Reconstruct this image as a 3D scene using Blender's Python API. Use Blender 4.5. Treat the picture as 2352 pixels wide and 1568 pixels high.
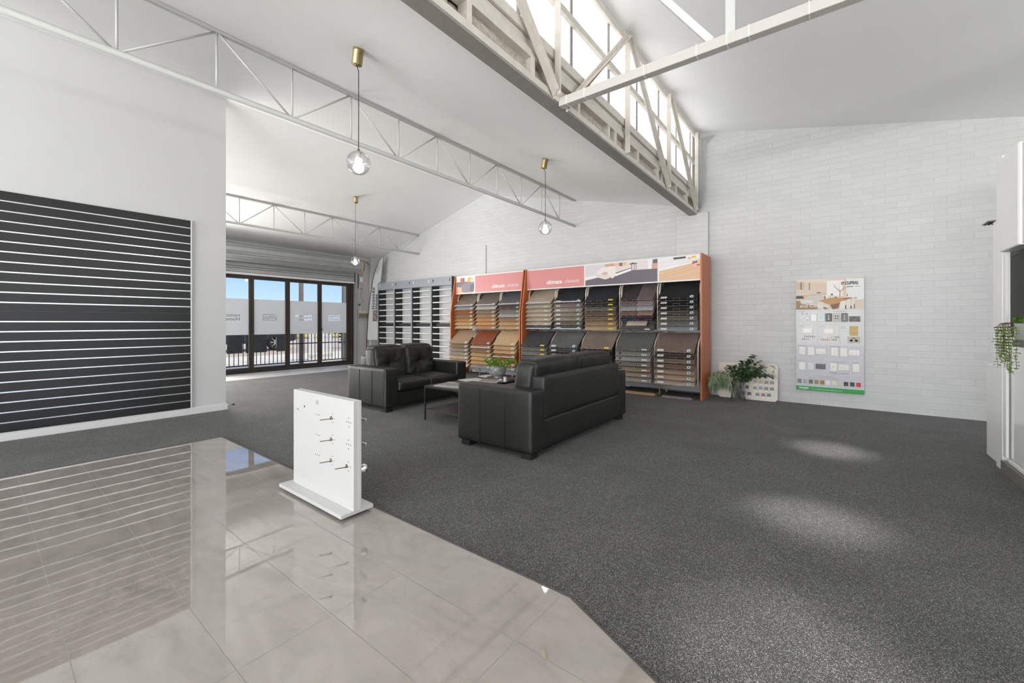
import bpy, bmesh, math, random
from mathutils import Vector, Matrix, noise
R = math.radians
PI = math.pi
for o in list(bpy.data.objects):
    bpy.data.objects.remove(o)
S = bpy.context.scene
C = S.collection

# ------------------------------------------------------------------ camera
cam_d = bpy.data.cameras.new('camera')
cam = bpy.data.objects.new('camera', cam_d)
C.objects.link(cam)
cam.location = (0, 0, 1.25)
cam.rotation_euler = (R(90), 0, R(37.63))
cam_d.sensor_width = 36
cam_d.lens = 952.4 / 2352 * 36
cam_d.shift_y = (740.9 - 784) / 2352
cam_d.clip_start = 0.05
cam_d.clip_end = 300
S.camera = cam

# ------------------------------------------------------------------ light and exposure
S.view_settings.view_transform = 'Standard'
S.view_settings.look = 'None'
S.view_settings.gamma = 1.0
S.view_settings.use_curve_mapping = False
S.view_settings.exposure = 0.28
cy = S.cycles
cy.max_bounces = 8
cy.diffuse_bounces = 4
cy.glossy_bounces = 4
cy.transmission_bounces = 6
cy.transparent_max_bounces = 8
cy.sample_clamp_indirect = 4
cy.caustics_reflective = False
cy.caustics_refractive = False
cy.use_denoising = True
cy.use_adaptive_sampling = True
cy.adaptive_threshold = 0.02

world = bpy.data.worlds.new('sky')
S.world = world
world.use_nodes = True
wn = world.node_tree.nodes
wl = world.node_tree.links
wn.clear()
w_out = wn.new('ShaderNodeOutputWorld')
w_bg = wn.new('ShaderNodeBackground')
w_tc = wn.new('ShaderNodeTexCoord')
w_sep = wn.new('ShaderNodeSeparateXYZ')
w_ramp = wn.new('ShaderNodeValToRGB')
wl.new(w_tc.outputs['Generated'], w_sep.inputs[0])
wl.new(w_sep.outputs['Z'], w_ramp.inputs[0])
wl.new(w_ramp.outputs[0], w_bg.inputs[0])
wl.new(w_bg.outputs[0], w_out.inputs[0])
cr = w_ramp.color_ramp
cr.elements[0].position = 0.0
cr.elements[0].color = (0.80, 0.90, 1.0, 1)
cr.elements[1].position = 0.16
cr.elements[1].color = (0.22, 0.46, 0.90, 1)
e = cr.elements.new(0.05)
e.color = (0.52, 0.73, 0.98, 1)
e = cr.elements.new(0.6)
e.color = (0.66, 0.74, 0.88, 1)
w_bg.inputs[1].default_value = 1.0

def lamp(kind, name, loc, rot, energy, size=None, color=(1, 1, 1)):
    d = bpy.data.lights.new(name, kind)
    d.energy = energy
    d.color = color
    if kind == 'AREA':
        d.shape = 'RECTANGLE'
        d.size, d.size_y = size
    o = bpy.data.objects.new(name, d)
    C.objects.link(o)
    o.location = loc
    o.rotation_euler = rot
    return o
sun = lamp('SUN', 'sun', (0, 0, 20), (R(42), 0, R(140)), 2.6, color=(1, 0.95, 0.88))
sun.data.angle = R(0.6)
# fill lamps added at assumed shop windows behind and beside the camera
lamp('AREA', 'fill_rear', (-2.2, -9.0, 1.75), (R(90), 0, 0), 130, (8.0, 2.7), (1.0, 0.985, 0.96))
lamp('AREA', 'fill_rear', (-9.2, -9.0, 1.75), (R(90), 0, 0), 260, (3.8, 2.7), (1.0, 0.985, 0.96))
lamp('AREA', 'fill_side', (6.5, 0.0, 1.9), (R(90), 0, R(90)), 30, (10.0, 2.4), (1.0, 0.985, 0.965))
# upward fill lamps added near those windows to brighten the ceilings
lamp('AREA', 'fill_ceiling_rear', (-2.2, -8.6, 0.9), (R(163), 0, 0), 1650, (8.0, 1.6), (1.0, 1.0, 1.0))
lamp('AREA', 'fill_ceiling_rear', (-9.2, -8.6, 0.9), (R(150), 0, 0), 340, (3.8, 1.6), (1.0, 1.0, 1.0))
lamp('AREA', 'fill_ceiling_side', (6.2, 0.5, 0.9), (R(172), 0, R(90)), 340, (9.0, 1.3), (1.0, 1.0, 1.0))
# spot lamps added for the bright patches on the open carpet, source unknown
for px_, py_, en, sz in ((-0.03, 5.15, 1050, 11), (-0.08, 3.25, 1000, 13), (-0.13, 1.86, 600, 16)):
    sp_ = lamp('SPOT', 'carpet_patch_spot', (px_ + 0.55, py_, 3.9), (0, R(8), 0), en)
    sp_.data.spot_size = R(sz)
    sp_.data.spot_blend = 1.0
    sp_.data.shadow_soft_size = 0.15
# daylight falling on the outside of the corrugated clerestory sheets
lamp('AREA', 'daylight_clerestory', (-2.9, 3.0, 4.9), (0, R(-80), 0), 185, (1.6, 12.5), (1.0, 0.97, 0.93))
# daylight arriving through the folding doors
lamp('AREA', 'daylight_doors', (-11.2, 2.1, 1.4), (0, R(-90), 0), 190, (2.2, 2.6), (1.0, 0.98, 0.95))

# ------------------------------------------------------------------ material helpers
def new_mat(name):
    m = bpy.data.materials.new(name)
    m.use_nodes = True
    nt = m.node_tree
    b = nt.nodes['Principled BSDF']
    return m, nt, b
def noise_node(nt, scale, detail=2, rough=0.5, coord='Object', mscale=None):
    tc = nt.nodes.new('ShaderNodeTexCoord')
    n = nt.nodes.new('ShaderNodeTexNoise')
    n.inputs['Scale'].default_value = scale
    n.inputs['Detail'].default_value = detail
    n.inputs['Roughness'].default_value = rough
    if mscale:
        mp = nt.nodes.new('ShaderNodeMapping')
        mp.inputs['Scale'].default_value = mscale
        nt.links.new(tc.outputs[coord], mp.inputs[0])
        nt.links.new(mp.outputs[0], n.inputs[0])
    else:
        nt.links.new(tc.outputs[coord], n.inputs[0])
    return n
def ramp(nt, src, stops):
    r = nt.nodes.new('ShaderNodeValToRGB')
    e = r.color_ramp.elements
    while len(e) > 1:
        e.remove(e[0])
    e[0].position, e[0].color = stops[0][0], (*stops[0][1], 1)
    for p, c in stops[1:]:
        q = e.new(p)
        q.color = (*c, 1)
    nt.links.new(src, r.inputs[0])
    return r
def bump(nt, b, src, strength, dist=0.01):
    n = nt.nodes.new('ShaderNodeBump')
    n.inputs['Strength'].default_value = strength
    n.inputs['Distance'].default_value = dist
    nt.links.new(src, n.inputs['Height'])
    nt.links.new(n.outputs[0], b.inputs['Normal'])
    return n
def mix_col(c, f):
    return tuple(min(1, max(0, v * f)) for v in c)
_pc = {}
def plain(name, col, rough=0.5, metal=0.0, vary=0.06, nscale=40, bmp=0.0, spec=0.5):
    if name in _pc:
        return _pc[name]
    m, nt, b = new_mat(name)
    n = noise_node(nt, nscale, 3)
    r = ramp(nt, n.outputs['Fac'], [(0.3, mix_col(col, 1 - vary)), (0.7, mix_col(col, 1 + vary))])
    nt.links.new(r.outputs[0], b.inputs['Base Color'])
    b.inputs['Roughness'].default_value = rough
    b.inputs['Metallic'].default_value = metal
    b.inputs['Specular IOR Level'].default_value = spec
    if bmp:
        bump(nt, b, n.outputs['Fac'], bmp, 0.004)
    _pc[name] = m
    return m
def srgb(r, g, b):
    f = lambda v: (v / 255) / 12.92 if v / 255 <= 0.04045 else ((v / 255 + 0.055) / 1.055) ** 2.4
    return (f(r), f(g), f(b))

# ------------------------------------------------------------------ materials
def carpet_mat(name, lo, hi, scale=260, mid=0.5, spread=0.14, bmp=0.5, sheen=0.0):
    m, nt, b = new_mat(name)
    n = noise_node(nt, scale, 3, 0.7)
    n2 = noise_node(nt, 2.2, 3, 0.6)
    r = ramp(nt, n.outputs['Fac'], [(mid - spread, lo), (mid + spread, hi)])
    r2 = ramp(nt, n2.outputs['Fac'], [(0.35, (0.88,) * 3), (0.65, (1.1,) * 3)])
    mx = nt.nodes.new('ShaderNodeMix')
    mx.data_type = 'RGBA'
    mx.blend_type = 'MULTIPLY'
    mx.inputs[0].default_value = 1
    nt.links.new(r.outputs[0], mx.inputs[6])
    nt.links.new(r2.outputs[0], mx.inputs[7])
    nt.links.new(mx.outputs[2], b.inputs['Base Color'])
    b.inputs['Roughness'].default_value = 0.95
    b.inputs['Specular IOR Level'].default_value = 0.15
    if sheen:
        b.inputs['Sheen Weight'].default_value = sheen
        b.inputs['Sheen Roughness'].default_value = 0.6
    bump(nt, b, n.outputs['Fac'], bmp, 0.006)
    return m
def speckle_carpet():
    m, nt, b = new_mat('charcoal_loop_carpet')
    tc = nt.nodes.new('ShaderNodeTexCoord')
    v = nt.nodes.new('ShaderNodeTexVoronoi')
    v.inputs['Scale'].default_value = 360
    nt.links.new(tc.outputs['Object'], v.inputs['Vector'])
    sp = nt.nodes.new('ShaderNodeSeparateColor')
    nt.links.new(v.outputs['Color'], sp.inputs[0])
    r = ramp(nt, sp.outputs[0], [(0.0, (0.018, 0.0174, 0.016)), (0.45, (0.044, 0.043, 0.040)), (0.75, (0.082, 0.080, 0.075)), (0.92, (0.19, 0.186, 0.176)), (1.0, (0.34, 0.332, 0.315))])
    n2 = noise_node(nt, 1.6, 4, 0.6)
    r2 = ramp(nt, n2.outputs['Fac'], [(0.35, (0.84,) * 3), (0.65, (1.16,) * 3)])
    mx = nt.nodes.new('ShaderNodeMix')
    mx.data_type = 'RGBA'
    mx.blend_type = 'MULTIPLY'
    mx.inputs[0].default_value = 1
    nt.links.new(r.outputs[0], mx.inputs[6])
    nt.links.new(r2.outputs[0], mx.inputs[7])
    nt.links.new(mx.outputs[2], b.inputs['Base Color'])
    b.inputs['Roughness'].default_value = 0.9
    b.inputs['Specular IOR Level'].default_value = 0.2
    b.inputs['Sheen Weight'].default_value = 0.12
    b.inputs['Sheen Roughness'].default_value = 0.5
    bump(nt, b, v.outputs['Distance'], 0.3, 0.002)
    return m
M_carpet = speckle_carpet()

def tile_mat():
    m, nt, b = new_mat('polished_stone_tile')
    tc = nt.nodes.new('ShaderNodeTexCoord')
    mp = nt.nodes.new('ShaderNodeMapping')
    mp.inputs['Location'].default_value = (0.978 + 0.709 * 20, -0.215 + 0.359 * 40, 0)
    nt.links.new(tc.outputs['Object'], mp.inputs[0])
    br = nt.nodes.new('ShaderNodeTexBrick')
    br.offset = 0.0
    br.inputs['Scale'].default_value = 1
    br.inputs['Brick Width'].default_value = 0.709
    br.inputs['Row Height'].default_value = 0.359
    br.inputs['Mortar Size'].default_value = 0.0016
    br.inputs['Mortar Smooth'].default_value = 0.1
    br.inputs['Bias'].default_value = 0
    br.inputs['Color1'].default_value = (0.47, 0.47, 0.47, 1)
    br.inputs['Color2'].default_value = (0.53, 0.53, 0.53, 1)
    br.inputs['Mortar'].default_value = (0.5, 0.5, 0.5, 1)
    nt.links.new(mp.outputs[0], br.inputs[0])
    n = noise_node(nt, 1.7, 6, 0.62, mscale=(1.0, 2.2, 1))
    n.inputs['Distortion'].default_value = 1.6
    r = ramp(nt, n.outputs['Fac'], [(0.25, srgb(142, 136, 129)), (0.5, srgb(158, 151, 144)), (0.75, srgb(168, 161, 154))])
    vn = noise_node(nt, 1.3, 8, 0.6)
    vn.inputs['Distortion'].default_value = 0.8
    vr = ramp(nt, vn.outputs['Fac'], [(0.495, (1,) * 3), (0.5, (0.90, 0.895, 0.89)), (0.505, (1,) * 3)])
    def mul(a, c):
        mx = nt.nodes.new('ShaderNodeMix')
        mx.data_type = 'RGBA'
        mx.blend_type = 'MULTIPLY'
        mx.inputs[0].default_value = 1
        nt.links.new(a, mx.inputs[6])
        nt.links.new(c, mx.inputs[7])
        return mx.outputs[2]
    base = mul(r.outputs[0], vr.outputs[0])
    mg = nt.nodes.new('ShaderNodeMix')
    mg.data_type = 'RGBA'
    nt.links.new(br.outputs['Fac'], mg.inputs[0])
    nt.links.new(base, mg.inputs[6])
    mg.inputs[7].default_value = (*srgb(120, 116, 110), 1)
    nt.links.new(mg.outputs[2], b.inputs['Base Color'])
    rr = nt.nodes.new('ShaderNodeMapRange')
    rr.inputs['To Min'].default_value = 0.02
    rr.inputs['To Max'].default_value = 0.7
    nt.links.new(br.outputs['Fac'], rr.inputs[0])
    nt.links.new(rr.outputs[0], b.inputs['Roughness'])
    b.inputs['IOR'].default_value = 2.3
    wv = noise_node(nt, 3.2, 1, 0.4)
    bb = nt.nodes.new('ShaderNodeMath')
    bb.operation = 'MULTIPLY_ADD'
    nt.links.new(br.outputs['Fac'], bb.inputs[0])
    bb.inputs[1].default_value = -0.25
    nt.links.new(wv.outputs['Fac'], bb.inputs[2])
    bump(nt, b, bb.outputs[0], 0.05, 0.01)
    return m
M_tile = tile_mat()

def brick_mat():
    m, nt, b = new_mat('white_painted_brick')
    tc = nt.nodes.new('ShaderNodeTexCoord')
    sp = nt.nodes.new('ShaderNodeSeparateXYZ')
    cb = nt.nodes.new('ShaderNodeCombineXYZ')
    ad = nt.nodes.new('ShaderNodeMath')
    ad.operation = 'ADD'
    nt.links.new(tc.outputs['Object'], sp.inputs[0])
    nt.links.new(sp.outputs['X'], ad.inputs[0])
    nt.links.new(sp.outputs['Y'], ad.inputs[1])
    nt.links.new(ad.outputs[0], cb.inputs['X'])
    nt.links.new(sp.outputs['Z'], cb.inputs['Y'])
    dn = noise_node(nt, 9, 2)
    va = nt.nodes.new('ShaderNodeVectorMath')
    va.operation = 'MULTIPLY_ADD'
    nt.links.new(dn.outputs['Color'], va.inputs[0])
    va.inputs[1].default_value = (0.012, 0.012, 0)
    nt.links.new(cb.outputs[0], va.inputs[2])
    br = nt.nodes.new('ShaderNodeTexBrick')
    br.inputs['Scale'].default_value = 1
    br.inputs['Brick Width'].default_value = 0.245
    br.inputs['Row Height'].default_value = 0.0865
    br.inputs['Mortar Size'].default_value = 0.006
    br.inputs['Mortar Smooth'].default_value = 0.9
    br.inputs['Color1'].default_value = (*srgb(208, 208, 207), 1)
    br.inputs['Color2'].default_value = (*srgb(203, 203, 203), 1)
    br.inputs['Mortar'].default_value = (*srgb(204, 204, 204), 1)
    nt.links.new(va.outputs[0], br.inputs[0])
    nt.links.new(br.outputs['Color'], b.inputs['Base Color'])
    b.inputs['Roughness'].default_value = 0.55
    fn = noise_node(nt, 55, 4, 0.6)
    mf = nt.nodes.new('ShaderNodeMath')
    mf.operation = 'MULTIPLY'
    nt.links.new(fn.outputs['Fac'], mf.inputs[0])
    mf.inputs[1].default_value = 0.22
    ln = noise_node(nt, 5, 3, 0.6)
    ml = nt.nodes.new('ShaderNodeMath')
    ml.operation = 'MULTIPLY_ADD'
    nt.links.new(ln.outputs['Fac'], ml.inputs[0])
    ml.inputs[1].default_value = 0.7
    nt.links.new(mf.outputs[0], ml.inputs[2])
    sb = nt.nodes.new('ShaderNodeMath')
    sb.operation = 'SUBTRACT'
    nt.links.new(ml.outputs[0], sb.inputs[0])
    nt.links.new(br.outputs['Fac'], sb.inputs[1])
    bump(nt, b, sb.outputs[0], 0.42, 0.006)
    return m
M_brick = brick_mat()

def wood_mat(name, a, c, scale=1.0, axis='Z', rough=0.42):
    m, nt, b = new_mat(name)
    ms = {'Z': (38, 38, 1.4), 'X': (1.4, 38, 38), 'Y': (38, 1.4, 38)}[axis]
    n = noise_node(nt, scale, 4, 0.6, mscale=ms)
    n.inputs['Distortion'].default_value = 0.6
    r = ramp(nt, n.outputs['Fac'], [(0.3, a), (0.7, c)])
    nt.links.new(r.outputs[0], b.inputs['Base Color'])
    b.inputs['Roughness'].default_value = rough
    bump(nt, b, n.outputs['Fac'], 0.08, 0.002)
    return m
M_cherry = wood_mat('orange_cherry_laminate', srgb(176, 92, 48), srgb(198, 114, 68))

def leather_mat():
    m, nt, b = new_mat('black_leather')
    n = noise_node(nt, 3.0, 3, 0.6)
    r = ramp(nt, n.outputs['Fac'], [(0.3, (0.009, 0.0088, 0.0078)), (0.7, (0.0155, 0.015, 0.0134))])
    nt.links.new(r.outputs[0], b.inputs['Base Color'])
    b.inputs['Roughness'].default_value = 0.44
    b.inputs['Specular IOR Level'].default_value = 0.48
    tc = nt.nodes.new('ShaderNodeTexCoord')
    v = nt.nodes.new('ShaderNodeTexVoronoi')
    v.inputs['Scale'].default_value = 520
    nt.links.new(tc.outputs['Object'], v.inputs['Vector'])
    w = noise_node(nt, 7, 3, 0.6)
    ma = nt.nodes.new('ShaderNodeMath')
    ma.operation = 'MULTIPLY_ADD'
    nt.links.new(w.outputs['Fac'], ma.inputs[0])
    ma.inputs[1].default_value = 2.2
    nt.links.new(v.outputs['Distance'], ma.inputs[2])
    bump(nt, b, ma.outputs[0], 0.16, 0.004)
    return m
M_leather = leather_mat()
M_seam = plain('dark_stitching', (0.008, 0.008, 0.0075), 0.7)
M_foot = plain('black_foot', (0.012, 0.011, 0.010), 0.5)

M_ceiling = plain('white_ceiling_paint', srgb(246, 246, 245), 0.75, vary=0.01, nscale=3, bmp=0.04)
M_wallwhite = plain('white_wall_paint', srgb(216, 216, 215), 0.6, vary=0.01, nscale=4, bmp=0.03)
M_trimwhite = plain('white_gloss_trim', srgb(232, 232, 231), 0.35, vary=0.01)
M_truss = plain('white_steel_paint', srgb(202, 202, 200), 0.4, vary=0.02)
M_cream = plain('cream_grey_old_paint', srgb(214, 208, 198), 0.6, vary=0.06, nscale=14, bmp=0.1)
M_oldgrey = plain('dusty_grey_steel', srgb(150, 146, 140), 0.6, vary=0.06, nscale=20, bmp=0.15)
M_rust = plain('rusty_steel', srgb(150, 112, 74), 0.8, vary=0.25, nscale=25)
M_board = plain('white_melamine', srgb(206, 206, 205), 0.32, vary=0.008)
M_boardedge = plain('cream_particle_edge', srgb(222, 214, 206), 0.5, vary=0.02)
M_hole = plain('dark_hole', (0.01, 0.009, 0.008), 0.9)
M_brass = plain('brushed_brass', srgb(172, 158, 114), 0.42, 0.8, vary=0.05)
M_black = plain('black_plastic', (0.012, 0.012, 0.012), 0.5)
M_slat = plain('black_slatwall_board', (0.017, 0.017, 0.018), 0.36, vary=0.15, nscale=1.5)
M_alu = plain('bright_aluminium_insert', (0.88, 0.88, 0.89), 0.24, 0.85, vary=0.02)
M_chrome = plain('chrome', (0.8, 0.8, 0.8), 0.12, 1.0, vary=0.02)
M_steel = plain('galvanised_shutter_steel', srgb(176, 178, 178), 0.38, 0.55, vary=0.05, nscale=6)
M_bronze = plain('dark_bronze_aluminium', srgb(62, 56, 50), 0.4, 0.3, vary=0.04)
M_greymetal = plain('blue_grey_powder_coat', srgb(160, 165, 171), 0.45, 0.1, vary=0.03)
M_darkpanel = plain('charcoal_panel', srgb(52, 52, 54), 0.5, vary=0.05)
M_whiterail = plain('white_rail', srgb(244, 244, 242), 0.3, vary=0.01)
M_wire = plain('beige_wire', srgb(176, 158, 136), 0.4, 0.3, vary=0.05)
M_tube = plain('cream_steel_tube', srgb(205, 194, 180), 0.38, 0.1, vary=0.03)
M_fascia = plain('white_header_frame', srgb(236, 234, 230), 0.35, vary=0.01)
M_pink = plain('salmon_pink_print', srgb(212, 140, 138), 0.4, vary=0.02)
M_whiteprint = plain('white_print', srgb(246, 244, 242), 0.5, vary=0.0)
M_blackprint = plain('black_print', (0.012, 0.012, 0.012), 0.5, vary=0.0)
M_greyprint = plain('grey_print', srgb(120, 120, 122), 0.5, vary=0.0)
M_yellowlabel = plain('yellow_sticker', srgb(232, 208, 62), 0.5, vary=0.02)
M_whitelabel = plain('white_sticker', srgb(225, 232, 232), 0.5, vary=0.02)
M_bluelabel = plain('pale_blue_sticker', srgb(96, 150, 182), 0.5, vary=0.02)
M_clearstrip = plain('clear_plastic_price_strip', srgb(200, 200, 212), 0.15, vary=0.04)
M_leaf = plain('dark_green_leaf', srgb(76, 98, 66), 0.5, vary=0.35, nscale=18)
M_leaf2 = plain('bright_green_leaf', srgb(112, 158, 46), 0.45, vary=0.35, nscale=22)
M_leaf3 = plain('grey_green_leaf', srgb(108, 128, 98), 0.55, vary=0.3, nscale=18)
M_flower = plain('pale_blossom', srgb(196, 188, 150), 0.6, vary=0.2, nscale=60)
M_stem = plain('brown_stem', srgb(98, 78, 48), 0.7, vary=0.2)
M_potglaze = plain('mottled_grey_glaze', srgb(142, 142, 144), 0.22, vary=0.28, nscale=22)
M_paper = plain('newsprint_paper', srgb(212, 210, 204), 0.7, vary=0.12, nscale=30)
M_ink = plain('newsprint_ink', srgb(96, 96, 96), 0.7, vary=0.3, nscale=60)
M_brownwood = wood_mat('brown_tray_wood', srgb(92, 56, 44), srgb(122, 78, 62), axis='Y')
M_tabletop = plain('dark_brown_tabletop', srgb(70, 66, 62), 0.25, vary=0.12, nscale=8)
M_tableframe = plain('black_table_frame', (0.014, 0.014, 0.014), 0.35)
M_concrete = plain('pale_concrete', srgb(214, 206, 196), 0.8, vary=0.06, nscale=5)
M_road = plain('pinkish_road', srgb(186, 170, 158), 0.9, vary=0.07, nscale=3)
M_grass = plain('dry_grass', srgb(190, 178, 96), 0.95, vary=0.3, nscale=4)
M_field = plain('straw_field', srgb(214, 178, 122), 0.95, vary=0.2, nscale=2)
M_car = plain('black_car_paint', (0.02, 0.022, 0.028), 0.2)
M_tyre = plain('tyre_rubber', (0.015, 0.015, 0.015), 0.8)
M_carglass = plain('dark_car_window', (0.03, 0.035, 0.04), 0.08)
M_banner = plain('charcoal_railing_board', srgb(74, 76, 80), 0.6, vary=0.18, nscale=9)
M_insul = plain('dusty_insulation_batt', srgb(186, 178, 166), 0.95, vary=0.22, nscale=38, bmp=1.0)
M_gap = plain('dark_cavity', srgb(70, 60, 48), 0.9, vary=0.3)

def glass_mat(name, tint=(1, 1, 1), glossy=0.12):
    m = bpy.data.materials.new(name)
    m.use_nodes = True
    nt = m.node_tree
    nt.nodes.clear()
    o = nt.nodes.new('ShaderNodeOutputMaterial')
    t = nt.nodes.new('ShaderNodeBsdfTransparent')
    t.inputs[0].default_value = (*tint, 1)
    g = nt.nodes.new('ShaderNodeBsdfGlossy')
    g.inputs['Roughness'].default_value = 0.02
    lw = nt.nodes.new('ShaderNodeLayerWeight')
    lw.inputs[0].default_value = glossy
    mx = nt.nodes.new('ShaderNodeMixShader')
    nt.links.new(lw.outputs['Facing'], mx.inputs[0])
    nt.links.new(t.outputs[0], mx.inputs[1])
    nt.links.new(g.outputs[0], mx.inputs[2])
    nt.links.new(mx.outputs[0], o.inputs[0])
    return m
M_glass = glass_mat('clear_glass', (0.97, 0.98, 0.98), 0.12)
M_globe = glass_mat('clear_globe_glass', (0.985, 0.985, 0.985), 0.28)
M_vaseglass = glass_mat('vase_glass', (0.90, 0.93, 0.93), 0.3)
def emit_mat(name, col, st):
    m, nt, b = new_mat(name)
    b.inputs['Base Color'].default_value = (*col, 1)
    b.inputs['Emission Color'].default_value = (*col, 1)
    b.inputs['Emission Strength'].default_value = st
    return m
M_bulb = emit_mat('lit_bulb', (1, 0.98, 0.95), 95)
def frost_mat(name, col, tr):
    m = bpy.data.materials.new(name)
    m.use_nodes = True
    nt = m.node_tree
    nt.nodes.clear()
    o = nt.nodes.new('ShaderNodeOutputMaterial')
    a = nt.nodes.new('ShaderNodeBsdfTranslucent')
    d = nt.nodes.new('ShaderNodeBsdfDiffuse')
    a.inputs[0].default_value = (*col, 1)
    d.inputs[0].default_value = (*col, 1)
    mx = nt.nodes.new('ShaderNodeMixShader')
    mx.inputs[0].default_value = tr
    nt.links.new(d.outputs[0], mx.inputs[1])
    nt.links.new(a.outputs[0], mx.inputs[2])
    nt.links.new(mx.outputs[0], o.inputs[0])
    return m
M_frost = frost_mat('frosted_window_film', (0.93, 0.90, 0.86), 0.45)
M_sheet = frost_mat('translucent_corrugated_sheet', (0.93, 0.92, 0.90), 0.72)
M_flagcloth = frost_mat('white_flag_cloth', (0.86, 0.86, 0.85), 0.3)

# ------------------------------------------------------------------ mesh helpers
class MB:
    """collects shapes into one bmesh; mats: list of materials by index"""
    def __init__(s):
        s.bm = bmesh.new()
        s.mi = 0
    def _add(s, vs, fs):
        v = [s.bm.verts.new(p) for p in vs]
        for f in fs:
            try:
                q = s.bm.faces.new([v[i] for i in f])
                q.material_index = s.mi
            except ValueError:
                pass
        return v
    def box(s, x0, x1, y0, y1, z0, z1, mat=None):
        p = [(x, y, z) for z in (z0, z1) for y in (y0, y1) for x in (x0, x1)]
        if mat is not None:
            p = [mat @ Vector(q) for q in p]
        s._add(p, [(0, 2, 3, 1), (4, 5, 7, 6), (0, 1, 5, 4), (2, 6, 7, 3), (0, 4, 6, 2), (1, 3, 7, 5)])
        return s
    def bar(s, a, b, w, h=None, up=(0, 0, 1)):
        """rectangular bar from a to b, width w (sideways), height h"""
        a, b = Vector(a), Vector(b)
        h = h or w
        d = (b - a).normalized()
        u = Vector(up)
        sd = d.cross(u)
        if sd.length < 1e-4:
            sd = d.cross(Vector((1, 0, 0)))
        sd.normalize()
        u = sd.cross(d).normalized()
        p = []
        for c in (a, b):
            for i, j in ((-1, -1), (1, -1), (1, 1), (-1, 1)):
                p.append(c + sd * (w / 2 * i) + u * (h / 2 * j))
        s._add(p, [(0, 1, 2, 3), (7, 6, 5, 4), (0, 4, 5, 1), (1, 5, 6, 2), (2, 6, 7, 3), (3, 7, 4, 0)])
        return s
    def tube(s, pts, r, n=8, cap=True):
        pts = [Vector(p) for p in pts]
        rings = []
        prev = None
        for i, p in enumerate(pts):
            if i == 0:
                d = pts[1] - p
            elif i == len(pts) - 1:
                d = p - pts[i - 1]
            else:
                d = (pts[i + 1] - p).normalized() + (p - pts[i - 1]).normalized()
            d.normalize()
            if prev is None:
                u = d.orthogonal().normalized()
            else:
                u = (prev - d * prev.dot(d)).normalized()
            prev = u
            w = d.cross(u)
            rr = r[i] if isinstance(r, (list, tuple)) else r
            rings.append([s.bm.verts.new(p + (u * math.cos(2 * PI * k / n) + w * math.sin(2 * PI * k / n)) * rr) for k in range(n)])
        for a, b in zip(rings, rings[1:]):
            for k in range(n):
                f = s.bm.faces.new((a[k], a[(k + 1) % n], b[(k + 1) % n], b[k]))
                f.smooth = True
                f.material_index = s.mi
        if cap:
            for q in (rings[0][::-1], rings[-1]):
                f = s.bm.faces.new(q)
                f.material_index = s.mi
        return s
    def lathe(s, prof, c=(0, 0, 0), n=24, M=None):
        rings = []
        for r, z in prof:
            ring = []
            for k in range(n):
                p = Vector((r * math.cos(2 * PI * k / n), r * math.sin(2 * PI * k / n), z))
                if M is not None:
                    p = M @ p
                ring.append(s.bm.verts.new(p + Vector(c)))
            rings.append(ring)
        for a, b in zip(rings, rings[1:]):
            for k in range(n):
                f = s.bm.faces.new((a[k], a[(k + 1) % n], b[(k + 1) % n], b[k]))
                f.smooth = True
                f.material_index = s.mi
        return s
    def disc(s, c, nrm, r, n=12, th=0.0):
        c, nrm = Vector(c), Vector(nrm).normalized()
        u = nrm.orthogonal().normalized()
        w = nrm.cross(u)
        v = [s.bm.verts.new(c + (u * math.cos(2 * PI * k / n) + w * math.sin(2 * PI * k / n)) * r + nrm * th) for k in range(n)]
        f = s.bm.faces.new(v)
        f.material_index = s.mi
        if th:
            v2 = [s.bm.verts.new(q.co - nrm * th) for q in v]
            for k in range(n):
                f = s.bm.faces.new((v2[k], v2[(k + 1) % n], v[(k + 1) % n], v[k]))
                f.material_index = s.mi
        return s
    def poly(s, pts, th=None):
        v = [s.bm.verts.new(Vector(p)) for p in pts]
        f = s.bm.faces.new(v)
        f.material_index = s.mi
        if th:
            th = Vector(th)
            v2 = [s.bm.verts.new(q.co + th) for q in v]
            n = len(v)
            f = s.bm.faces.new(v2[::-1])
            f.material_index = s.mi
            for k in range(n):
                f = s.bm.faces.new((v[k], v2[k], v2[(k + 1) % n], v[(k + 1) % n]))
                f.material_index = s.mi
        return s
    def build(s, name, mats, parent=None, bevel=0.0, seg=2, smooth=False, fix=True):
        if fix:
            bmesh.ops.recalc_face_normals(s.bm, faces=s.bm.faces)
        me = bpy.data.meshes.new(name)
        s.bm.to_mesh(me)
        s.bm.free()
        if not isinstance(mats, (list, tuple)):
            mats = [mats]
        for m in mats:
            me.materials.append(m)
        o = bpy.data.objects.new(name, me)
        C.objects.link(o)
        if smooth:
            for p in me.polygons:
                p.use_smooth = True
        if bevel:
            md = o.modifiers.new('bevel', 'BEVEL')
            md.width = bevel
            md.segments = seg
            md.limit_method = 'ANGLE'
            md.angle_limit = R(40)
            md.harden_normals = False
        if parent is not None:
            o.parent = parent
            o.matrix_parent_inverse = parent.matrix_basis.inverted()
        return o
def thing(name, label, cat, loc=(0, 0, 0), group=None, rotz=0):
    o = bpy.data.objects.new(name, None)
    C.objects.link(o)
    o.location = loc
    o.rotation_euler = (0, 0, rotz)
    o.empty_display_size = 0.1
    o['label'] = label
    o['category'] = cat
    if group:
        o['group'] = group
    return o
def tag(o, label, cat, group=None, kind=None):
    o['label'] = label
    o['category'] = cat
    if group:
        o['group'] = group
    if kind:
        o['kind'] = kind
    return o
def struct(o, label=None):
    o['kind'] = 'structure'
    if label:
        o['label'] = label
    return o
def child(o, parent):
    o.parent = parent
    o.matrix_parent_inverse = parent.matrix_basis.inverted()
    return o
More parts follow.
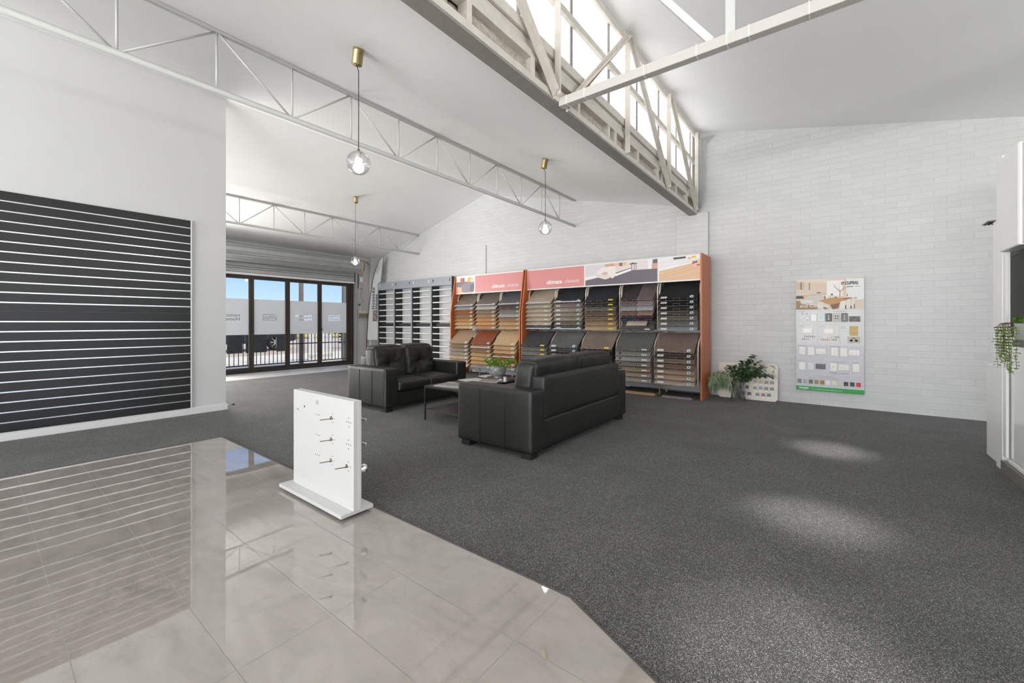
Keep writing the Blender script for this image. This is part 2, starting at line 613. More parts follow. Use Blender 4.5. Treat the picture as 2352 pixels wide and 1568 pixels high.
def text_obj(name, body, size, M, mat, parent=None, align='LEFT', shear=0.0, extrude=0.0008, offset=0.0, space=1.0, xs=1.0):
    cu = bpy.data.curves.new(name, 'FONT')
    cu.body = body
    cu.size = size
    cu.align_x = align
    cu.align_y = 'BOTTOM_BASELINE'
    cu.shear = shear
    cu.extrude = extrude
    cu.offset = offset
    cu.space_character = space
    cu.resolution_u = 3
    tmp = bpy.data.objects.new('tmp', cu)
    C.objects.link(tmp)
    dg = bpy.context.evaluated_depsgraph_get()
    me = bpy.data.meshes.new_from_object(tmp.evaluated_get(dg))
    bpy.data.objects.remove(tmp)
    me.transform(Matrix.Diagonal((xs, 1, 1, 1)))
    me.transform(M)
    me.materials.clear()
    me.materials.append(mat)
    o = bpy.data.objects.new(name, me)
    C.objects.link(o)
    if parent is not None:
        child(o, parent)
    return o
def M_face_negY(x, y, z):
    """text frame readable for a viewer looking towards +Y"""
    return Matrix.Translation((x, y, z)) @ Matrix.Rotation(R(90), 4, 'X')
def rbox(cx, cy_, cz, sx, sy, sz, r, n=8, puff=0.0, fn=None):
    """rounded subdivided box as a bmesh; puff bulges the faces; fn(p, unit) may move points"""
    bm = bmesh.new()
    bmesh.ops.create_cube(bm, size=2)
    bmesh.ops.subdivide_edges(bm, edges=bm.edges, cuts=n - 1, use_grid_fill=True)
    hx, hy, hz = sx / 2, sy / 2, sz / 2
    rr = min(r, hx, hy, hz)
    for v in bm.verts:
        u = v.co.copy()
        q = Vector([math.sin(c * PI / 2) for c in u])
        p = Vector((q.x * hx, q.y * hy, q.z * hz))
        inner = Vector([max(-h + rr, min(h - rr, c)) for c, h in zip(p, (hx, hy, hz))])
        d = p - inner
        if d.length > 1e-9:
            p = inner + d.normalized() * rr
        if puff:
            wx, wy, wz = 1 - u.x ** 2, 1 - u.y ** 2, 1 - u.z ** 2
            p += Vector((u.x * wy * wz, u.y * wx * wz, u.z * wx * wy)) * puff
        if fn:
            p = fn(p, u)
        v.co = p + Vector((cx, cy_, cz))
    for f in bm.faces:
        f.smooth = True
    return bm
def rb_build(name, bm, mat, parent, sub=0):
    mb = MB()
    mb.bm.free()
    mb.bm = bm
    o = mb.build(name, mat, parent, smooth=True)
    if sub:
        md = o.modifiers.new('sub', 'SUBSURF')
        md.levels = md.render_levels = sub
    return o

# ================================================================== SETTING
WY = 7.85          # brick wall
def ceil_z(x):
    if x < -6.93:
        return 4.474 + 0.2746 * (x + 6.93)
    return 4.474 - 0.2333 * (x + 6.93)
def high_z(x):
    return 4.62 - 0.2237 * (x + 1.91)

fl = MB()
fl.box(-11.33, 6.6, -9.1, 8.2, -0.15, 0.0)
struct(fl.build('floor', M_carpet))
# tiled area laid over the floor, with cut corner
tl = MB()
tl.poly([(-5.271, 1.648, 0.006), (-5.271, -5.5, 0.006), (3.6, -5.5, 0.006), (3.6, -0.5, 0.006), (-0.485, 1.444, 0.006), (-0.937, 1.648, 0.006)], (0, 0, -0.006))
struct(tl.build('floor_tiled', M_tile))
te = MB()
for a, b in (((-5.271, -5.5), (-5.271, 1.648)), ((-5.271, 1.648), (-0.937, 1.648)), ((-0.937, 1.648), (-0.485, 1.444)), ((-0.485, 1.444), (3.6, -0.5))):
    te.bar((*a, 0.005), (*b, 0.005), 0.006, 0.010)
struct(te.build('trim_1', plain('dark_metal_edge', srgb(96, 94, 90), 0.35, 0.6)))
st = MB()
st.poly([(-11.33, 3.0 - 6, 0.004), (-10.28, 3.0 - 6, 0.004), (-10.2, 3.27, 0.004), (-10.15, 7.85, 0.004), (-11.33, 7.85, 0.004)], (0, 0, -0.004))
struct(st.build('trim_2', plain('pale_vinyl_threshold', srgb(196, 192, 186), 0.35, vary=0.03, nscale=2)))

# brick end wall with raking tops
bw = MB()
def wall_poly(pts, y0, y1):
    bw.poly([(x, y0, z) for x, z in pts], (0, y1 - y0, 0))
wall_poly([(-11.6, 0), (6.6, 0), (6.6, high_z(6.6) + 0.1), (-1.91, 4.72), (-2.1, 4.72), (-2.1, 3.45), (-6.93, 4.6), (-11.6, 3.35)], WY, WY + 0.25)
struct(bw.build('wall_far', M_brick))
for x0, x1 in ((-2.24, -1.70), (-7.40, -6.86)):
    p = MB()
    p.box(x0, x1, WY - 0.07 if x0 > -3 else WY - 0.035, WY, 0, 3.19)
    struct(p.build('wall_pier', M_brick, bevel=0.006, seg=1))

# door wall (left end of the building)
dw = MB()
dw.box(-11.65, -11.45, 7.0, 8.1, 0, 3.5)
dw.box(-11.65, -11.45, -9.1, 7.0, 2.5, 3.5)
dw.box(-11.65, -11.45, -9.1, 2.38, 0, 2.5)
struct(dw.build('wall_left', M_wallwhite))
# a painted column beside the door opening and a deeper return
col = MB()
col.box(-11.45, -11.33, 7.52, 7.85, 0, 3.32)
struct(col.build('wall_pier', M_wallwhite, bevel=0.004, seg=1))

# display partition carrying the slatwall
pw = MB()
pw.box(-7.08, -6.93, -9.1, 2.22, 0, 4.47)
struct(pw.build('wall_partition', M_wallwhite))
sk = MB()
sk.box(-6.93, -6.905, -5.5, 2.235, 0, 0.078)
sk.box(-6.93, -6.915, -5.5, 2.228, 0.078, 0.092)
sk.box(-7.095, -6.93, 2.22, 2.235, 0, 0.078)
struct(sk.build('baseboard_partition', M_trimwhite, bevel=0.003))

# back and right walls of the shop (behind the camera), with window openings
bk = MB()
bk.box(-12, 6.8, -9.25, -9.1, 0, 0.35)
bk.box(-12, 6.8, -9.25, -9.1, 3.15, 6)
bk.box(-12, -11.2, -9.25, -9.1, 0.35, 3.15)
bk.box(1.9, 6.8, -9.25, -9.1, 0.35, 3.15)
struct(bk.build('wall_back', M_wallwhite))
rw = MB()
rw.box(6.6, 6.75, -9.25, 8.1, 0, 0.6)
rw.box(6.6, 6.75, -9.25, 8.1, 3.15, 4.4)
rw.box(6.6, 6.75, -9.25, -3.1, 0.6, 3.15)
rw.box(6.6, 6.75, 5.1, 8.1, 0.6, 3.15)
struct(rw.build('wall_right', M_wallwhite))
for k, (a, b, wall) in enumerate((((-11.2, -9.18, 0.35), (1.9, -9.18, 3.15), 'b'), ((6.68, -3.1, 0.6), (6.68, 5.1, 3.15), 'r'))):
    w = MB()
    z0, z1 = a[2], b[2]
    n = 5
    for i in range(n + 1):
        t = i / n
        x, y = a[0] + (b[0] - a[0]) * t, a[1] + (b[1] - a[1]) * t
        w.box(x - 0.03, x + 0.03, y - 0.03, y + 0.03, z0, z1)
    for z in (z0 + 0.03, z1 - 0.03):
        w.bar((a[0], a[1], z), (b[0], b[1], z), 0.06)
    wf = struct(w.build('window_%d' % (k + 2), M_trimwhite))
    g = MB()
    g.bar((a[0], a[1], (z0 + z1) / 2), (b[0], b[1], (z0 + z1) / 2), 0.006, z1 - z0)
    g.build('pane', M_glass, wf)

# ceilings: two raking plasterboard planes and the sawtooth roof plane
c1 = MB()
for x0, x1 in ((-11.6, -6.93), (-6.93, -2.17)):
    c1.poly([(x0, -9.1, ceil_z(x0 - 1e-6 if x1 == -6.93 else x0)), (x1, -9.1, 4.474 if x1 == -6.93 else ceil_z(x1)), (x1, 8.1, 4.474 if x1 == -6.93 else ceil_z(x1)), (x0, 8.1, ceil_z(x0 - 1e-6 if x1 == -6.93 else x0))], (0, 0, 0.16))
struct(c1.build('ceiling', M_ceiling))
c2 = MB()
c2.poly([(-1.91, -9.1, 4.62), (6.7, -9.1, high_z(6.7)), (6.7, 8.1, high_z(6.7)), (-1.91, 8.1, 4.62)], (0, 0, 0.14))
struct(c2.build('ceiling', M_ceiling))
ct = MB()   # edge trim of the low ceiling
ct.poly([(-2.17, -9.1, 3.364), (-2.05, -9.1, 3.298), (-2.05, WY, 3.298), (-2.17, WY, 3.364)], (0, 0, 0.03))
struct(ct.build('trim_3', M_oldgrey))
# closing board above ceiling between roof sheets and clerestory
ub = MB()
ub.box(-2.12, -2.08, -9.1, 8.1, 3.31, 3.64)
struct(ub.build('trim_4', M_gap))

# ------------------------------------------------------------------ clerestory glazing
win = MB()
def rail(mb, x0, x1, z0, z1, y0=-9.1, y1=WY):
    mb.box(x0, x1, y0, y1, z0, z1)
rail(win, -2.02, -1.90, 3.535, 3.62)          # sill timber
rail(win, -1.96, -1.915, 4.055, 4.12)         # mid rail
rail(win, -1.97, -1.92, 4.575, 4.66)          # head rail
wfr = struct(win.build('window_1', M_cream, bevel=0.004, seg=1))
wfr['label'] = 'clerestory of translucent corrugated sheets above the steel truss'
def corr_sheet(y0, y1, z0, z1, x):
    mb = MB()
    n = max(8, int((y1 - y0) / 0.012))
    rows = []
    for i in range(n + 1):
        y = y0 + (y1 - y0) * i / n
        ph = (y / 0.076) % 1.0
        dx = 0.02 * max(0, math.cos(2 * PI * ph)) ** 4.0
        rows.append((mb.bm.verts.new((x + dx, y, z0)), mb.bm.verts.new((x + dx, y, z1))))
    for a, b in zip(rows, rows[1:]):
        f = mb.bm.faces.new((a[0], b[0], b[1], a[1]))
        f.smooth = True
    return mb
y = -9.1
k = 0
while y < WY - 0.01:
    y1 = min(y + 0.84, WY)
    corr_sheet(y, y1 - 0.035, 3.60, 4.64, -1.975 - 0.004 * (k % 2)).build('pane', M_sheet, wfr, fix=False)
    b = MB()
    b.box(-1.985, -1.965, y1 - 0.035, y1, 3.6, 4.64)
    b.build('glazing_bar', M_oldgrey, wfr)
    y = y1
    k += 1

# timber framing and insulation under the glazing
t1 = MB()
rail(t1, -1.99, -1.90, 3.375, 3.44)
t1o = t1.build('timber_batten', M_cream, bevel=0.003, seg=1)
struct(tag(t1o, 'long cream batten below the clerestory sill', 'batten'))
t2 = MB()
rail(t2, -2.0, -1.925, 3.455, 3.53)
t2o = t2.build('timber_batten', M_cream, bevel=0.003, seg=1)
struct(tag(t2o, 'upper cream batten tight under the clerestory sill', 'batten'))
random.seed(4)
ins = MB()
n = 500
rows = []
for i in range(n + 1):
    yy = -9.1 + (WY - 0.07 + 9.1) * i / n
    row = []
    for j in range(7):
        t = j / 6
        zz = 3.222 + 0.158 * t
        bul = math.sin(PI * t) * 0.045 * (0.6 + 0.8 * noise.noise(Vector((yy * 2.1, 3, 0))))
        wob = 0.012 * noise.noise(Vector((yy * 14, t * 6, 1)))
        if noise.noise(Vector((yy * 1.3, 9, 9))) > 0.32:
            bul -= 0.05
        row.append(ins.bm.verts.new((-1.965 + bul + wob, yy, zz)))
    rows.append(row)
for a, b in zip(rows, rows[1:]):
    for j in range(6):
        ins.bm.faces.new((a[j], b[j], b[j + 1], a[j + 1])).smooth = True
io = ins.build('insulation_batt', M_insul, fix=False)
tag(io, 'ragged dusty insulation stuffed behind the truss bottom chord', 'insulation', kind='stuff')
for i, yy in enumerate((-0.6, 0.9, 1.98, 2.72, 3.48, 4.15, 4.33, 5.0, 5.75, 5.95, 6.6, 7.2)):
    nb = MB()
    nb.box(-1.99, -1.895, yy, yy + 0.045, 3.225, 3.378)
    o = struct(nb.build('trim_%d' % (10 + i), M_cream, bevel=0.003, seg=1))

# ------------------------------------------------------------------ clerestory truss (cream painted steel)
TX = -1.885
tr = thing('steel_truss', 'cream painted deep steel truss standing under the clerestory windows', 'truss', (TX, 1.0, 3.17))
b = MB()
b.box(TX - 0.03, TX, -9.1, WY, 3.17, 3.228)
b.build('bottom_chord', M_cream, tr, bevel=0.002, seg=1)
b = MB()
b.box(TX - 0.13, TX - 0.001, -9.1, WY - 0.075, 3.150, 3.168)
b.build('bottom_plate', M_oldgrey, tr, bevel=0.002, seg=1)
b = MB()
b.box(TX - 0.03, TX, -9.1, WY, 4.50, 4.575)
b.build('top_chord', M_cream, tr, bevel=0.002, seg=1)
PY = [3.08 + 1.53 * k for k in range(-5, 4)]
zb, zt = 3.20, 4.545
for yv in PY:
    b = MB()
    b.box(TX, TX + 0.012, yv - 0.027, yv + 0.035, zb, zt)
    b.box(TX, TX + 0.06, yv - 0.035, yv - 0.027, zb, zt)
    b.build('vertical_strut', M_cream, tr, bevel=0.002, seg=1)
for k in range(len(PY) - 1):
    y0, y1 = PY[k], PY[k + 1]
    mid = 5
    b = MB()
    if k == mid:      # rusty diagonal leaning the other way
        b.bar((TX + 0.03, y0 + 0.10, zb - 0.06), (TX + 0.03, y1 - 0.03, zt), 0.012, 0.07, up=(0, 0, 1))
        b.bar((TX + 0.055, y0 + 0.115, zb - 0.02), (TX + 0.055, y1 - 0.0, zt), 0.05, 0.008, up=(0, 0, 1))
        d = b.build('diagonal_strut', M_cream, tr)
        b = MB()
        b.bar((TX + 0.038, y0 + 0.13, zb - 0.05), (TX + 0.038, y1 - 0.01, zt - 0.03), 0.004, 0.016)
        rs = b.build('rust_streak', M_rust, d)
        rs['label'] = 'rust brown streak along the strut'
        continue
    if k >= mid:
        a_, c_ = (y0 + 0.05, zt), (y1 - 0.05, zb)
    elif k == mid - 1:
        a_, c_ = (y0 + 0.03, zt), (y1 - 0.06, zb)
    else:
        a_, c_ = ((y0 + 0.05, zb), (y1 - 0.05, zt)) if (mid - k) % 2 == 0 else ((y0 + 0.05, zt), (y1 - 0.05, zb))
    b.bar((TX + 0.02, *a_), (TX + 0.02, *c_), 0.012, 0.085 if k == mid - 1 else 0.065)
    b.bar((TX + 0.04, a_[0], a_[1] + 0.03), (TX + 0.04, c_[0], c_[1] + 0.03), 0.045, 0.008)
    b.build('diagonal_strut', M_cream, tr)
for q in ((3.02, 3.20, 3.16, 3.27), (4.54, 4.68, 4.48, 4.58)):
    b = MB()
    b.box(TX - 0.002, TX + 0.016, *q)
    b.build('gusset_plate', M_cream, tr, bevel=0.002, seg=1)

# tie beam running across under the sawtooth roof
tb = thing('tie_beam', 'long grey box tie beam crossing beneath the high sloping ceiling', 'beam', (1.2, 3.13, 3.13))
b = MB()
b.box(TX + 0.01, 6.6, 3.095, 3.165, 3.125, 3.2)
b.build('beam_tube', plain('warm_grey_steel_paint', srgb(196, 192, 186), 0.45, vary=0.02), tb, bevel=0.003, seg=1)
for x in (-1.80, -1.63, -1.128, -0.753, -0.56, -0.43, -0.108, 0.35):
    b = MB()
    b.box(x - 0.003, x + 0.003, 3.092, 3.168, 3.122, 3.203)
    b.build('joint_collar', M_trimwhite, tb)
b = MB()
b.box(-0.57, -0.51, 3.10, 3.16, 3.2, high_z(-0.54) + 0.02)
b.build('hanger_post', M_truss, tb, bevel=0.002, seg=1)
b = MB()
b.bar((-0.66, 3.13, 3.2), (-1.60, 3.13, 4.5), 0.045, 0.045)
b.build('brace', M_wallwhite, tb)

# ------------------------------------------------------------------ white round-bar trusses
def truss(x, ys_nodes, zb_, zt_, end, label):
    """ys_nodes: first y, pitch; W webs"""
    t = thing('roof_truss', label, 'truss', (x, 3.0, zb_), 'white bar trusses under the ridge ceiling')
    y0, p, n, par = ys_nodes
    b = MB()
    b.tube([(x, -9.1, zb_), (x, end - 0.55, zb_), (x, end, zb_ - 0.005)], 0.028, 12)
    b.build('bottom_chord', M_truss, t)
    b = MB()
    b.box(x - 0.022, x - 0.004, -9.1, end, zt_ - 0.012, zt_ + 0.012)
    b.box(x + 0.004, x + 0.022, -9.1, end, zt_ - 0.012, zt_ + 0.012)
    b.build('top_chord', M_truss, t)
    for k in range(n):
        y = y0 + p * k
        if y > end + 0.02:
            break
        if y < end - 0.1:
            b = MB()
            b.tube([(x, y, zb_), (x, y, zt_)], 0.0095, 8)
            b.build('vertical_bar', M_truss, t)
        if k == 0:
            continue
        b = MB()
        top = (k + par) % 2 == 0
        a_, c_ = ((x, y - p, zb_), (x, y, zt_)) if top else ((x, y - p, zt_), (x, y, zb_))
        b.tube([a_, c_], 0.0095, 8)
        b.build('diagonal_bar', M_truss, t)
    return t
# node k=13 of truss one (y=3.29) is a bottom node
truss(-4.357, (3.29 - 0.655 * 13, 0.655, 21, 0), 3.325, 3.852, 7.85, 'nearer white bar truss crossing above the two large glowing pendants')
truss(-9.45, (3.261 - 0.6535 * 13, 0.6535, 21, 0), 3.24, 3.765, 7.85, 'farther white bar truss hanging above the small pendant near the folding doors')

# ================================================================== FOLDING DOORS
DX = -11.45
door = struct(MB().box(DX - 0.09, DX + 0.01, 2.38, 7.0, 0.0, 0.05).build('door_1', M_bronze))
door['label'] = 'dark bronze four panel folding door with frosted film band'
def dpart(name, x0, x1, y0, y1, z0, z1, mat=None, parent=None, bevel=0.003):
    return MB().box(x0, x1, y0, y1, z0, z1).build(name, mat or M_bronze, parent or door, bevel=bevel, seg=1)
dpart('frame_head', DX - 0.09, DX + 0.01, 2.38, 7.0, 2.42, 2.52)
dpart('frame_jamb', DX - 0.09, DX + 0.01, 6.92, 7.0, 0.05, 2.42)
dpart('frame_jamb', DX - 0.09, DX + 0.01, 2.38, 2.46, 0.05, 2.42)
panes = [(2.50, 3.28), (3.36, 4.17), (4.285, 5.04), (5.155, 5.915), (6.03, 6.79)]
leafs = [(2.46, 3.30), (3.30, 4.235), (4.235, 5.10), (5.10, 5.975), (5.975, 6.915)]
def cut_film(y0, y1, z0, z1, items, parent):
    """frosted film with clear cut-outs: filled 2D curve whose inner splines are holes"""
    cu = bpy.data.curves.new('frosted_film', 'CURVE')
    cu.dimensions = '2D'
    cu.fill_mode = 'BOTH'
    def add(pts):
        sp = cu.splines.new('POLY')
        sp.points.add(len(pts) - 1)
        for i, p in enumerate(pts):
            sp.points[i].co = (p[0], p[1], 0, 1)
        sp.use_cyclic_u = True
    yc = (y0 + y1) / 2
    add([(-(y1 - yc), z0), (-(y0 - yc), z0), (-(y0 - yc), z1), (-(y1 - yc), z1)])
    for it in items:
        if it[0] == 't':
            _, body, size, ox, oz, bold = it
            f = bpy.data.curves.new('t', 'FONT')
            f.body, f.size, f.offset = body, size, bold
            f.resolution_u = 2
            f.space_character = 1.05
            to = bpy.data.objects.new('t', f)
            C.objects.link(to)
            bpy.context.view_layer.objects.active = to
            for q in bpy.context.selected_objects:
                q.select_set(False)
            to.select_set(True)
            bpy.ops.object.convert(target='CURVE')
            to = bpy.context.view_layer.objects.active
            for sp in to.data.splines:
                pts = []
                if sp.type == 'BEZIER':
                    bp = sp.bezier_points
                    for i in range(len(bp)):
                        a, b_ = bp[i], bp[(i + 1) % len(bp)]
                        straight = a.handle_right_type == 'VECTOR' and b_.handle_left_type == 'VECTOR'
                        for k in range(1 if straight else 4):
                            t = k / 4
                            p = ((1 - t) ** 3) * a.co + 3 * ((1 - t) ** 2) * t * a.handle_right + 3 * (1 - t) * t * t * b_.handle_left + t ** 3 * b_.co
                            pts.append((p.x + ox, p.y + oz))
                else:
                    pts = [(p.co.x + ox, p.co.y + oz) for p in sp.points]
                add(pts)
            bpy.data.objects.remove(to)
        else:
            add([(p[0], p[1]) for p in it[1]])
    ob = bpy.data.objects.new('tmp', cu)
    C.objects.link(ob)
    me = bpy.data.meshes.new_from_object(ob.evaluated_get(bpy.context.evaluated_depsgraph_get()))
    bpy.data.objects.remove(ob)
    me.transform(Matrix(((0, 0, -1, DX - 0.036), (-1, 0, 0, yc), (0, 1, 0, 0), (0, 0, 0, 1))))
    me.materials.clear()
    me.materials.append(M_frost)
    o = bpy.data.objects.new('frosted_film', me)
    C.objects.link(o)
    child(o, parent)
    return o
def zigbox():
    """clear cut-outs: box outline with zigzag strokes"""
    out = []
    w, h, t = 0.165, 0.075, 0.008
    zc = 1.385
    def q(a, b_, c_, d):
        out.append(('p', [(a, zc + b_), (c_, zc + b_), (c_, zc + d), (a, zc + d)]))
    q(-w, h - t, w, h)
    q(-w, -h, w, -h + t)
    q(-w, -h + t + .001, -w + t, h - t - .001)
    q(w - t, -h + t + .001, w, h - t - .001)
    for base in (0.012, -0.028):
        pts = [(-0.15, -0.03), (-0.10, 0.03), (-0.05, 0.0), (-0.01, 0.035), (0.06, -0.02), (0.10, 0.02), (0.15, -0.015)]
        up = [(x, zc + base + z * 0.75 + 0.005) for x, z in pts]
        dn = [(x, zc + base + z * 0.75 - 0.005) for x, z in pts][::-1]
        out.append(('p', up + dn))
    return out
for k, ((l0, l1), (p0, p1)) in enumerate(zip(leafs, panes)):
    fx0, fx1 = DX - 0.06, DX - 0.015
    lf = MB().box(fx0, fx1, l0 + 0.002, p0, 0.055, 2.415).build('door_stile', M_bronze, door, bevel=0.003, seg=1)
    dpart('door_stile', fx0, fx1, p1, l1 - 0.002, 0.055, 2.415)
    dpart('door_rail', fx0, fx1, p0, p1, 0.055, 0.13)
    dpart('door_rail', fx0, fx1, p0, p1, 2.335, 2.415)
    gl = dpart('glass_pane', DX - 0.042, DX - 0.037, p0, p1, 0.13, 2.335, M_glass, bevel=0)
    items = zigbox() if k in (0, 2, 4) else [('t', 'Hotondo', 0.115, -0.21, 1.40, 0.007), ('t', 'Homes', 0.115, -0.21, 1.305, 0.007)]
    cut_film(p0 + 0.001, p1 - 0.001, 0.95, 1.84, items, door)
for yh in (4.20, 5.95):
    b = MB()
    b.tube([(DX - 0.005, yh + 0.03, 1.14), (DX + 0.03, yh + 0.03, 1.14), (DX + 0.045, yh + 0.045, 1.10), (DX + 0.03, yh + 0.06, 1.04), (DX - 0.005, yh + 0.06, 1.03)], 0.012, 8)
    h = b.build('door_handle', M_black, door)
    dpart('door_lock', DX - 0.018, DX + 0.002, yh - 0.03, yh - 0.005, 1.20, 1.35, M_black)

# roller shutter above the folding doors
rs = thing('roller_shutter', 'galvanised roller shutter coiled above the dark folding doors', 'roller shutter', (-11.12, 4.7, 2.92))
b = MB()
n = 104
rr0 = 0.205
y0_, y1_ = 2.2, 6.98
ys = [y0_, y1_]
rings = []
for yy in ys:
    ring = []
    for k in range(n * 2):
        a = 2 * PI * k / (n * 2)
        r_ = rr0 + 0.012 * max(0.0, math.cos(a * 13)) ** 3
        ring.append(b.bm.verts.new((-11.13 + r_ * math.cos(a), yy, 2.92 + r_ * math.sin(a))))
    rings.append(ring)
for k in range(n * 2):
    b.bm.faces.new((rings[0][k], rings[0][(k + 1) % (n * 2)], rings[1][(k + 1) % (n * 2)], rings[1][k]))
b.bm.faces.new(rings[0][::-1])
b.bm.faces.new(rings[1])
b.build('coiled_curtain', M_steel, rs)
b = MB()
prev = None
for k in range(15):
    z = 2.80 - k * 0.024
    xx = -11.345 + (0.010 if k % 6 in (2, 3) else 0)
    cur = (b.bm.verts.new((xx, 2.4, z)), b.bm.verts.new((xx, 6.96, z)))
    if prev:
        b.bm.faces.new((prev[0], prev[1], cur[1], cur[0]))
    prev = cur
b.build('hanging_curtain', M_steel, rs)
MB().box(-11.36, -11.32, 2.4, 6.97, 2.42, 2.47).build('bottom_bar', M_whiterail, rs, bevel=0.004)
MB().box(-11.40, -11.32, 7.0, 7.06, 0, 2.78).build('guide_rail', M_steel, rs, bevel=0.004)
b = MB()
b.lathe([(0.0, 0), (0.225, 0), (0.225, 0.03), (0, 0.03)], (-11.13, 6.985, 2.92), 40, Matrix.Rotation(R(-90), 4, 'X'))
b.build('end_disc', plain('tan_drum_ring', srgb(190, 158, 124), 0.6), rs)
b = MB()
b.lathe([(0.0, 0), (0.17, 0), (0.17, 0.05), (0, 0.05)], (-11.13, 7.02, 2.92), 32, Matrix.Rotation(R(-90), 4, 'X'))
b.build('motor_drum', M_black, rs)
MB().box(-11.24, -11.10, 7.07, 7.12, 2.86, 3.02).build('motor_cover', plain('red_plastic', srgb(196, 46, 40), 0.4), rs, bevel=0.02)
MB().box(-11.44, -11.08, 7.13, 7.16, 2.85, 2.90).build('bracket', M_wallwhite, rs)
b = MB()
b.tube([(-11.2, 7.10, 3.04), (-11.25, 7.2, 3.13), (-11.3, 7.34, 3.10), (-11.36, 7.42, 3.12), (-11.40, 7.50, 3.05)], 0.008, 6)
b.build('motor_cable', M_stem, rs)
b = MB()
b.tube([(-11.24, 7.13, 2.7), (-11.3, 7.17, 2.3), (-11.36, 7.2, 2.0), (-11.40, 7.30, 1.88), (-11.41, 7.24, 1.85), (-11.40, 7.225, 1.84)], 0.004, 6)
b.build('pull_cord', M_stem, rs)
MB().box(-11.26, -11.22, 7.11, 7.17, 2.48, 2.62).build('control_tag', M_whiteprint, rs)
MB().box(-11.262, -11.22, 7.115, 7.165, 2.26, 2.28).build('tag_band', plain('red_plastic', (0, 0, 0)), rs)
MB().box(-11.42, -11.33, 7.07, 7.10, 2.28, 2.78).build('motor_plate', plain('navy_plate', srgb(34, 52, 76), 0.5), rs, bevel=0.003)
o = MB().box(-11.44, -11.40, 7.068, 7.095, 0, 2.27).build('timber_strip', plain('raw_orange_timber', srgb(196, 132, 84), 0.7, vary=0.15), None)
tag(o, 'narrow raw orange timber strip beside the shutter guide', 'strip')
# electrical things on the wall beside the door
sb_ = thing('switchboard', 'beige electrical switchboard with a tinted cover on the wall by the doors', 'switchboard', (-11.44, 7.28, 1.5))
MB().box(-11.45, -11.38, 7.11, 7.46, 1.40, 1.62).build('case', plain('beige_plastic', srgb(216, 208, 196), 0.5), sb_, bevel=0.006)
MB().box(-11.38, -11.366, 7.15, 7.45, 1.41, 1.53).build('tinted_cover', plain('olive_tinted_cover', srgb(120, 122, 104), 0.3, vary=0.2, nscale=40), sb_, bevel=0.003)
so = thing('power_socket', 'small white socket with a black plug beside the shutter guide', 'socket', (-11.44, 7.2, 1.8))
MB().box(-11.45, -11.44, 7.13, 7.25, 1.76, 1.84).build('socket_plate', M_board, so, bevel=0.002)
b = MB()
b.lathe([(0.0, 0), (0.022, 0), (0.018, 0.04), (0, 0.04)], (-11.44, 7.19, 1.80), 14, Matrix.Rotation(R(90), 4, 'Y'))
b.build('plug', M_black, so)
cd_ = MB().box(-11.45, -11.42, 7.30, 7.325, 1.62, 2.9).build('cable_conduit', M_wallwhite)
tag(cd_, 'thin white conduit running up from the switchboard', 'conduit')

# ================================================================== OUTSIDE
def ext(name, o, label, cat, group=None):
    return tag(o, label, cat, group)
struct(MB().box(-17.5, -11.55, -12, 25, -0.25, -0.02).build('floor_outside', M_concrete))
struct(MB().box(-34, -17.5, -20, 60, -0.3, -0.06).build('road_outside', M_road))
struct(MB().box(-46, -34, -20, 90, -0.3, -0.04).build('verge_outside', M_grass))
struct(MB().box(-60, -46, -20, 120, -0.3, 0.3).build('field_outside', M_field))
struct(MB().box(-34.15, -33.9, -20, 60, -0.05, 0.10).build('trim_5', M_oldgrey))
rl = thing('railing', 'black balustrade of thin upright bars outside the folding doors', 'railing', (-12.9, 5, -0.02))
MB().box(-12.92, -12.88, 1.5, 9.5, 0.04, 0.07).build('bottom_rail', M_black, rl)
MB().box(-12.92, -12.88, 1.5, 9.5, 1.08, 1.12).build('top_rail', M_black, rl)
MB().box(-12.915, -12.885, 5.70, 9.5, 0.60, 0.63).build('middle_rail', M_black, rl)
k = 0
yy = 3.2
while yy < 9.4:
    MB().box(-12.908, -12.892, yy - 0.008, yy + 0.008, 0.055, 1.1).build('baluster', M_black, rl)
    yy += 0.112
for yy in (1.6, 9.4):
    MB().box(-12.93, -12.87, yy - 0.03, yy + 0.03, -0.02, 1.1).build('post', M_black, rl)
M_pillar = plain('grey_brown_post', srgb(128, 122, 116), 0.6)
for yy, lab in ((6.147, 'square grey verandah post behind the third glass pane'), (7.56, 'square grey verandah post behind the last glass pane')):
    o = MB().box(-13.05, -12.95, yy * 1.005 - 0.05, yy * 1.005 + 0.05, -0.02, 3.4).build('verandah_post', M_pillar)
    tag(o, lab, 'post')
for (a, b_), lab in (((4.15, 4.515), 'charcoal board tied to the railing behind the first glass pane'), ((4.6, 5.14), 'charcoal board on the railing left of the car wheel'), ((5.403, 5.72), 'charcoal board on the railing right of the car wheel')):
    o = MB().box(-12.88, -12.86, a, b_, 0.41, 1.07).build('railing_board', M_banner, bevel=0.003)
    tag(o, lab, 'board')
# far slatted fence of white palings seen through the right panes
fn_ = thing('paling_fence', 'pale fence of upright white palings beyond the railing', 'fence', (-14.0, 7.1, -0.02))
yy = 6.93
k = 0
while yy < 7.75:
    MB().box(-14.02, -14.0, yy, yy + 0.055, 0.0, 1.2).build('paling', M_whiteprint, fn_)
    yy += 0.092
MB().box(-14.0, -13.97, 6.9, 7.78, 0.1, 0.16).build('fence_rail', M_concrete, fn_)
MB().box(-14.0, -13.97, 6.9, 7.78, 0.95, 1.01).build('fence_rail', M_concrete, fn_)
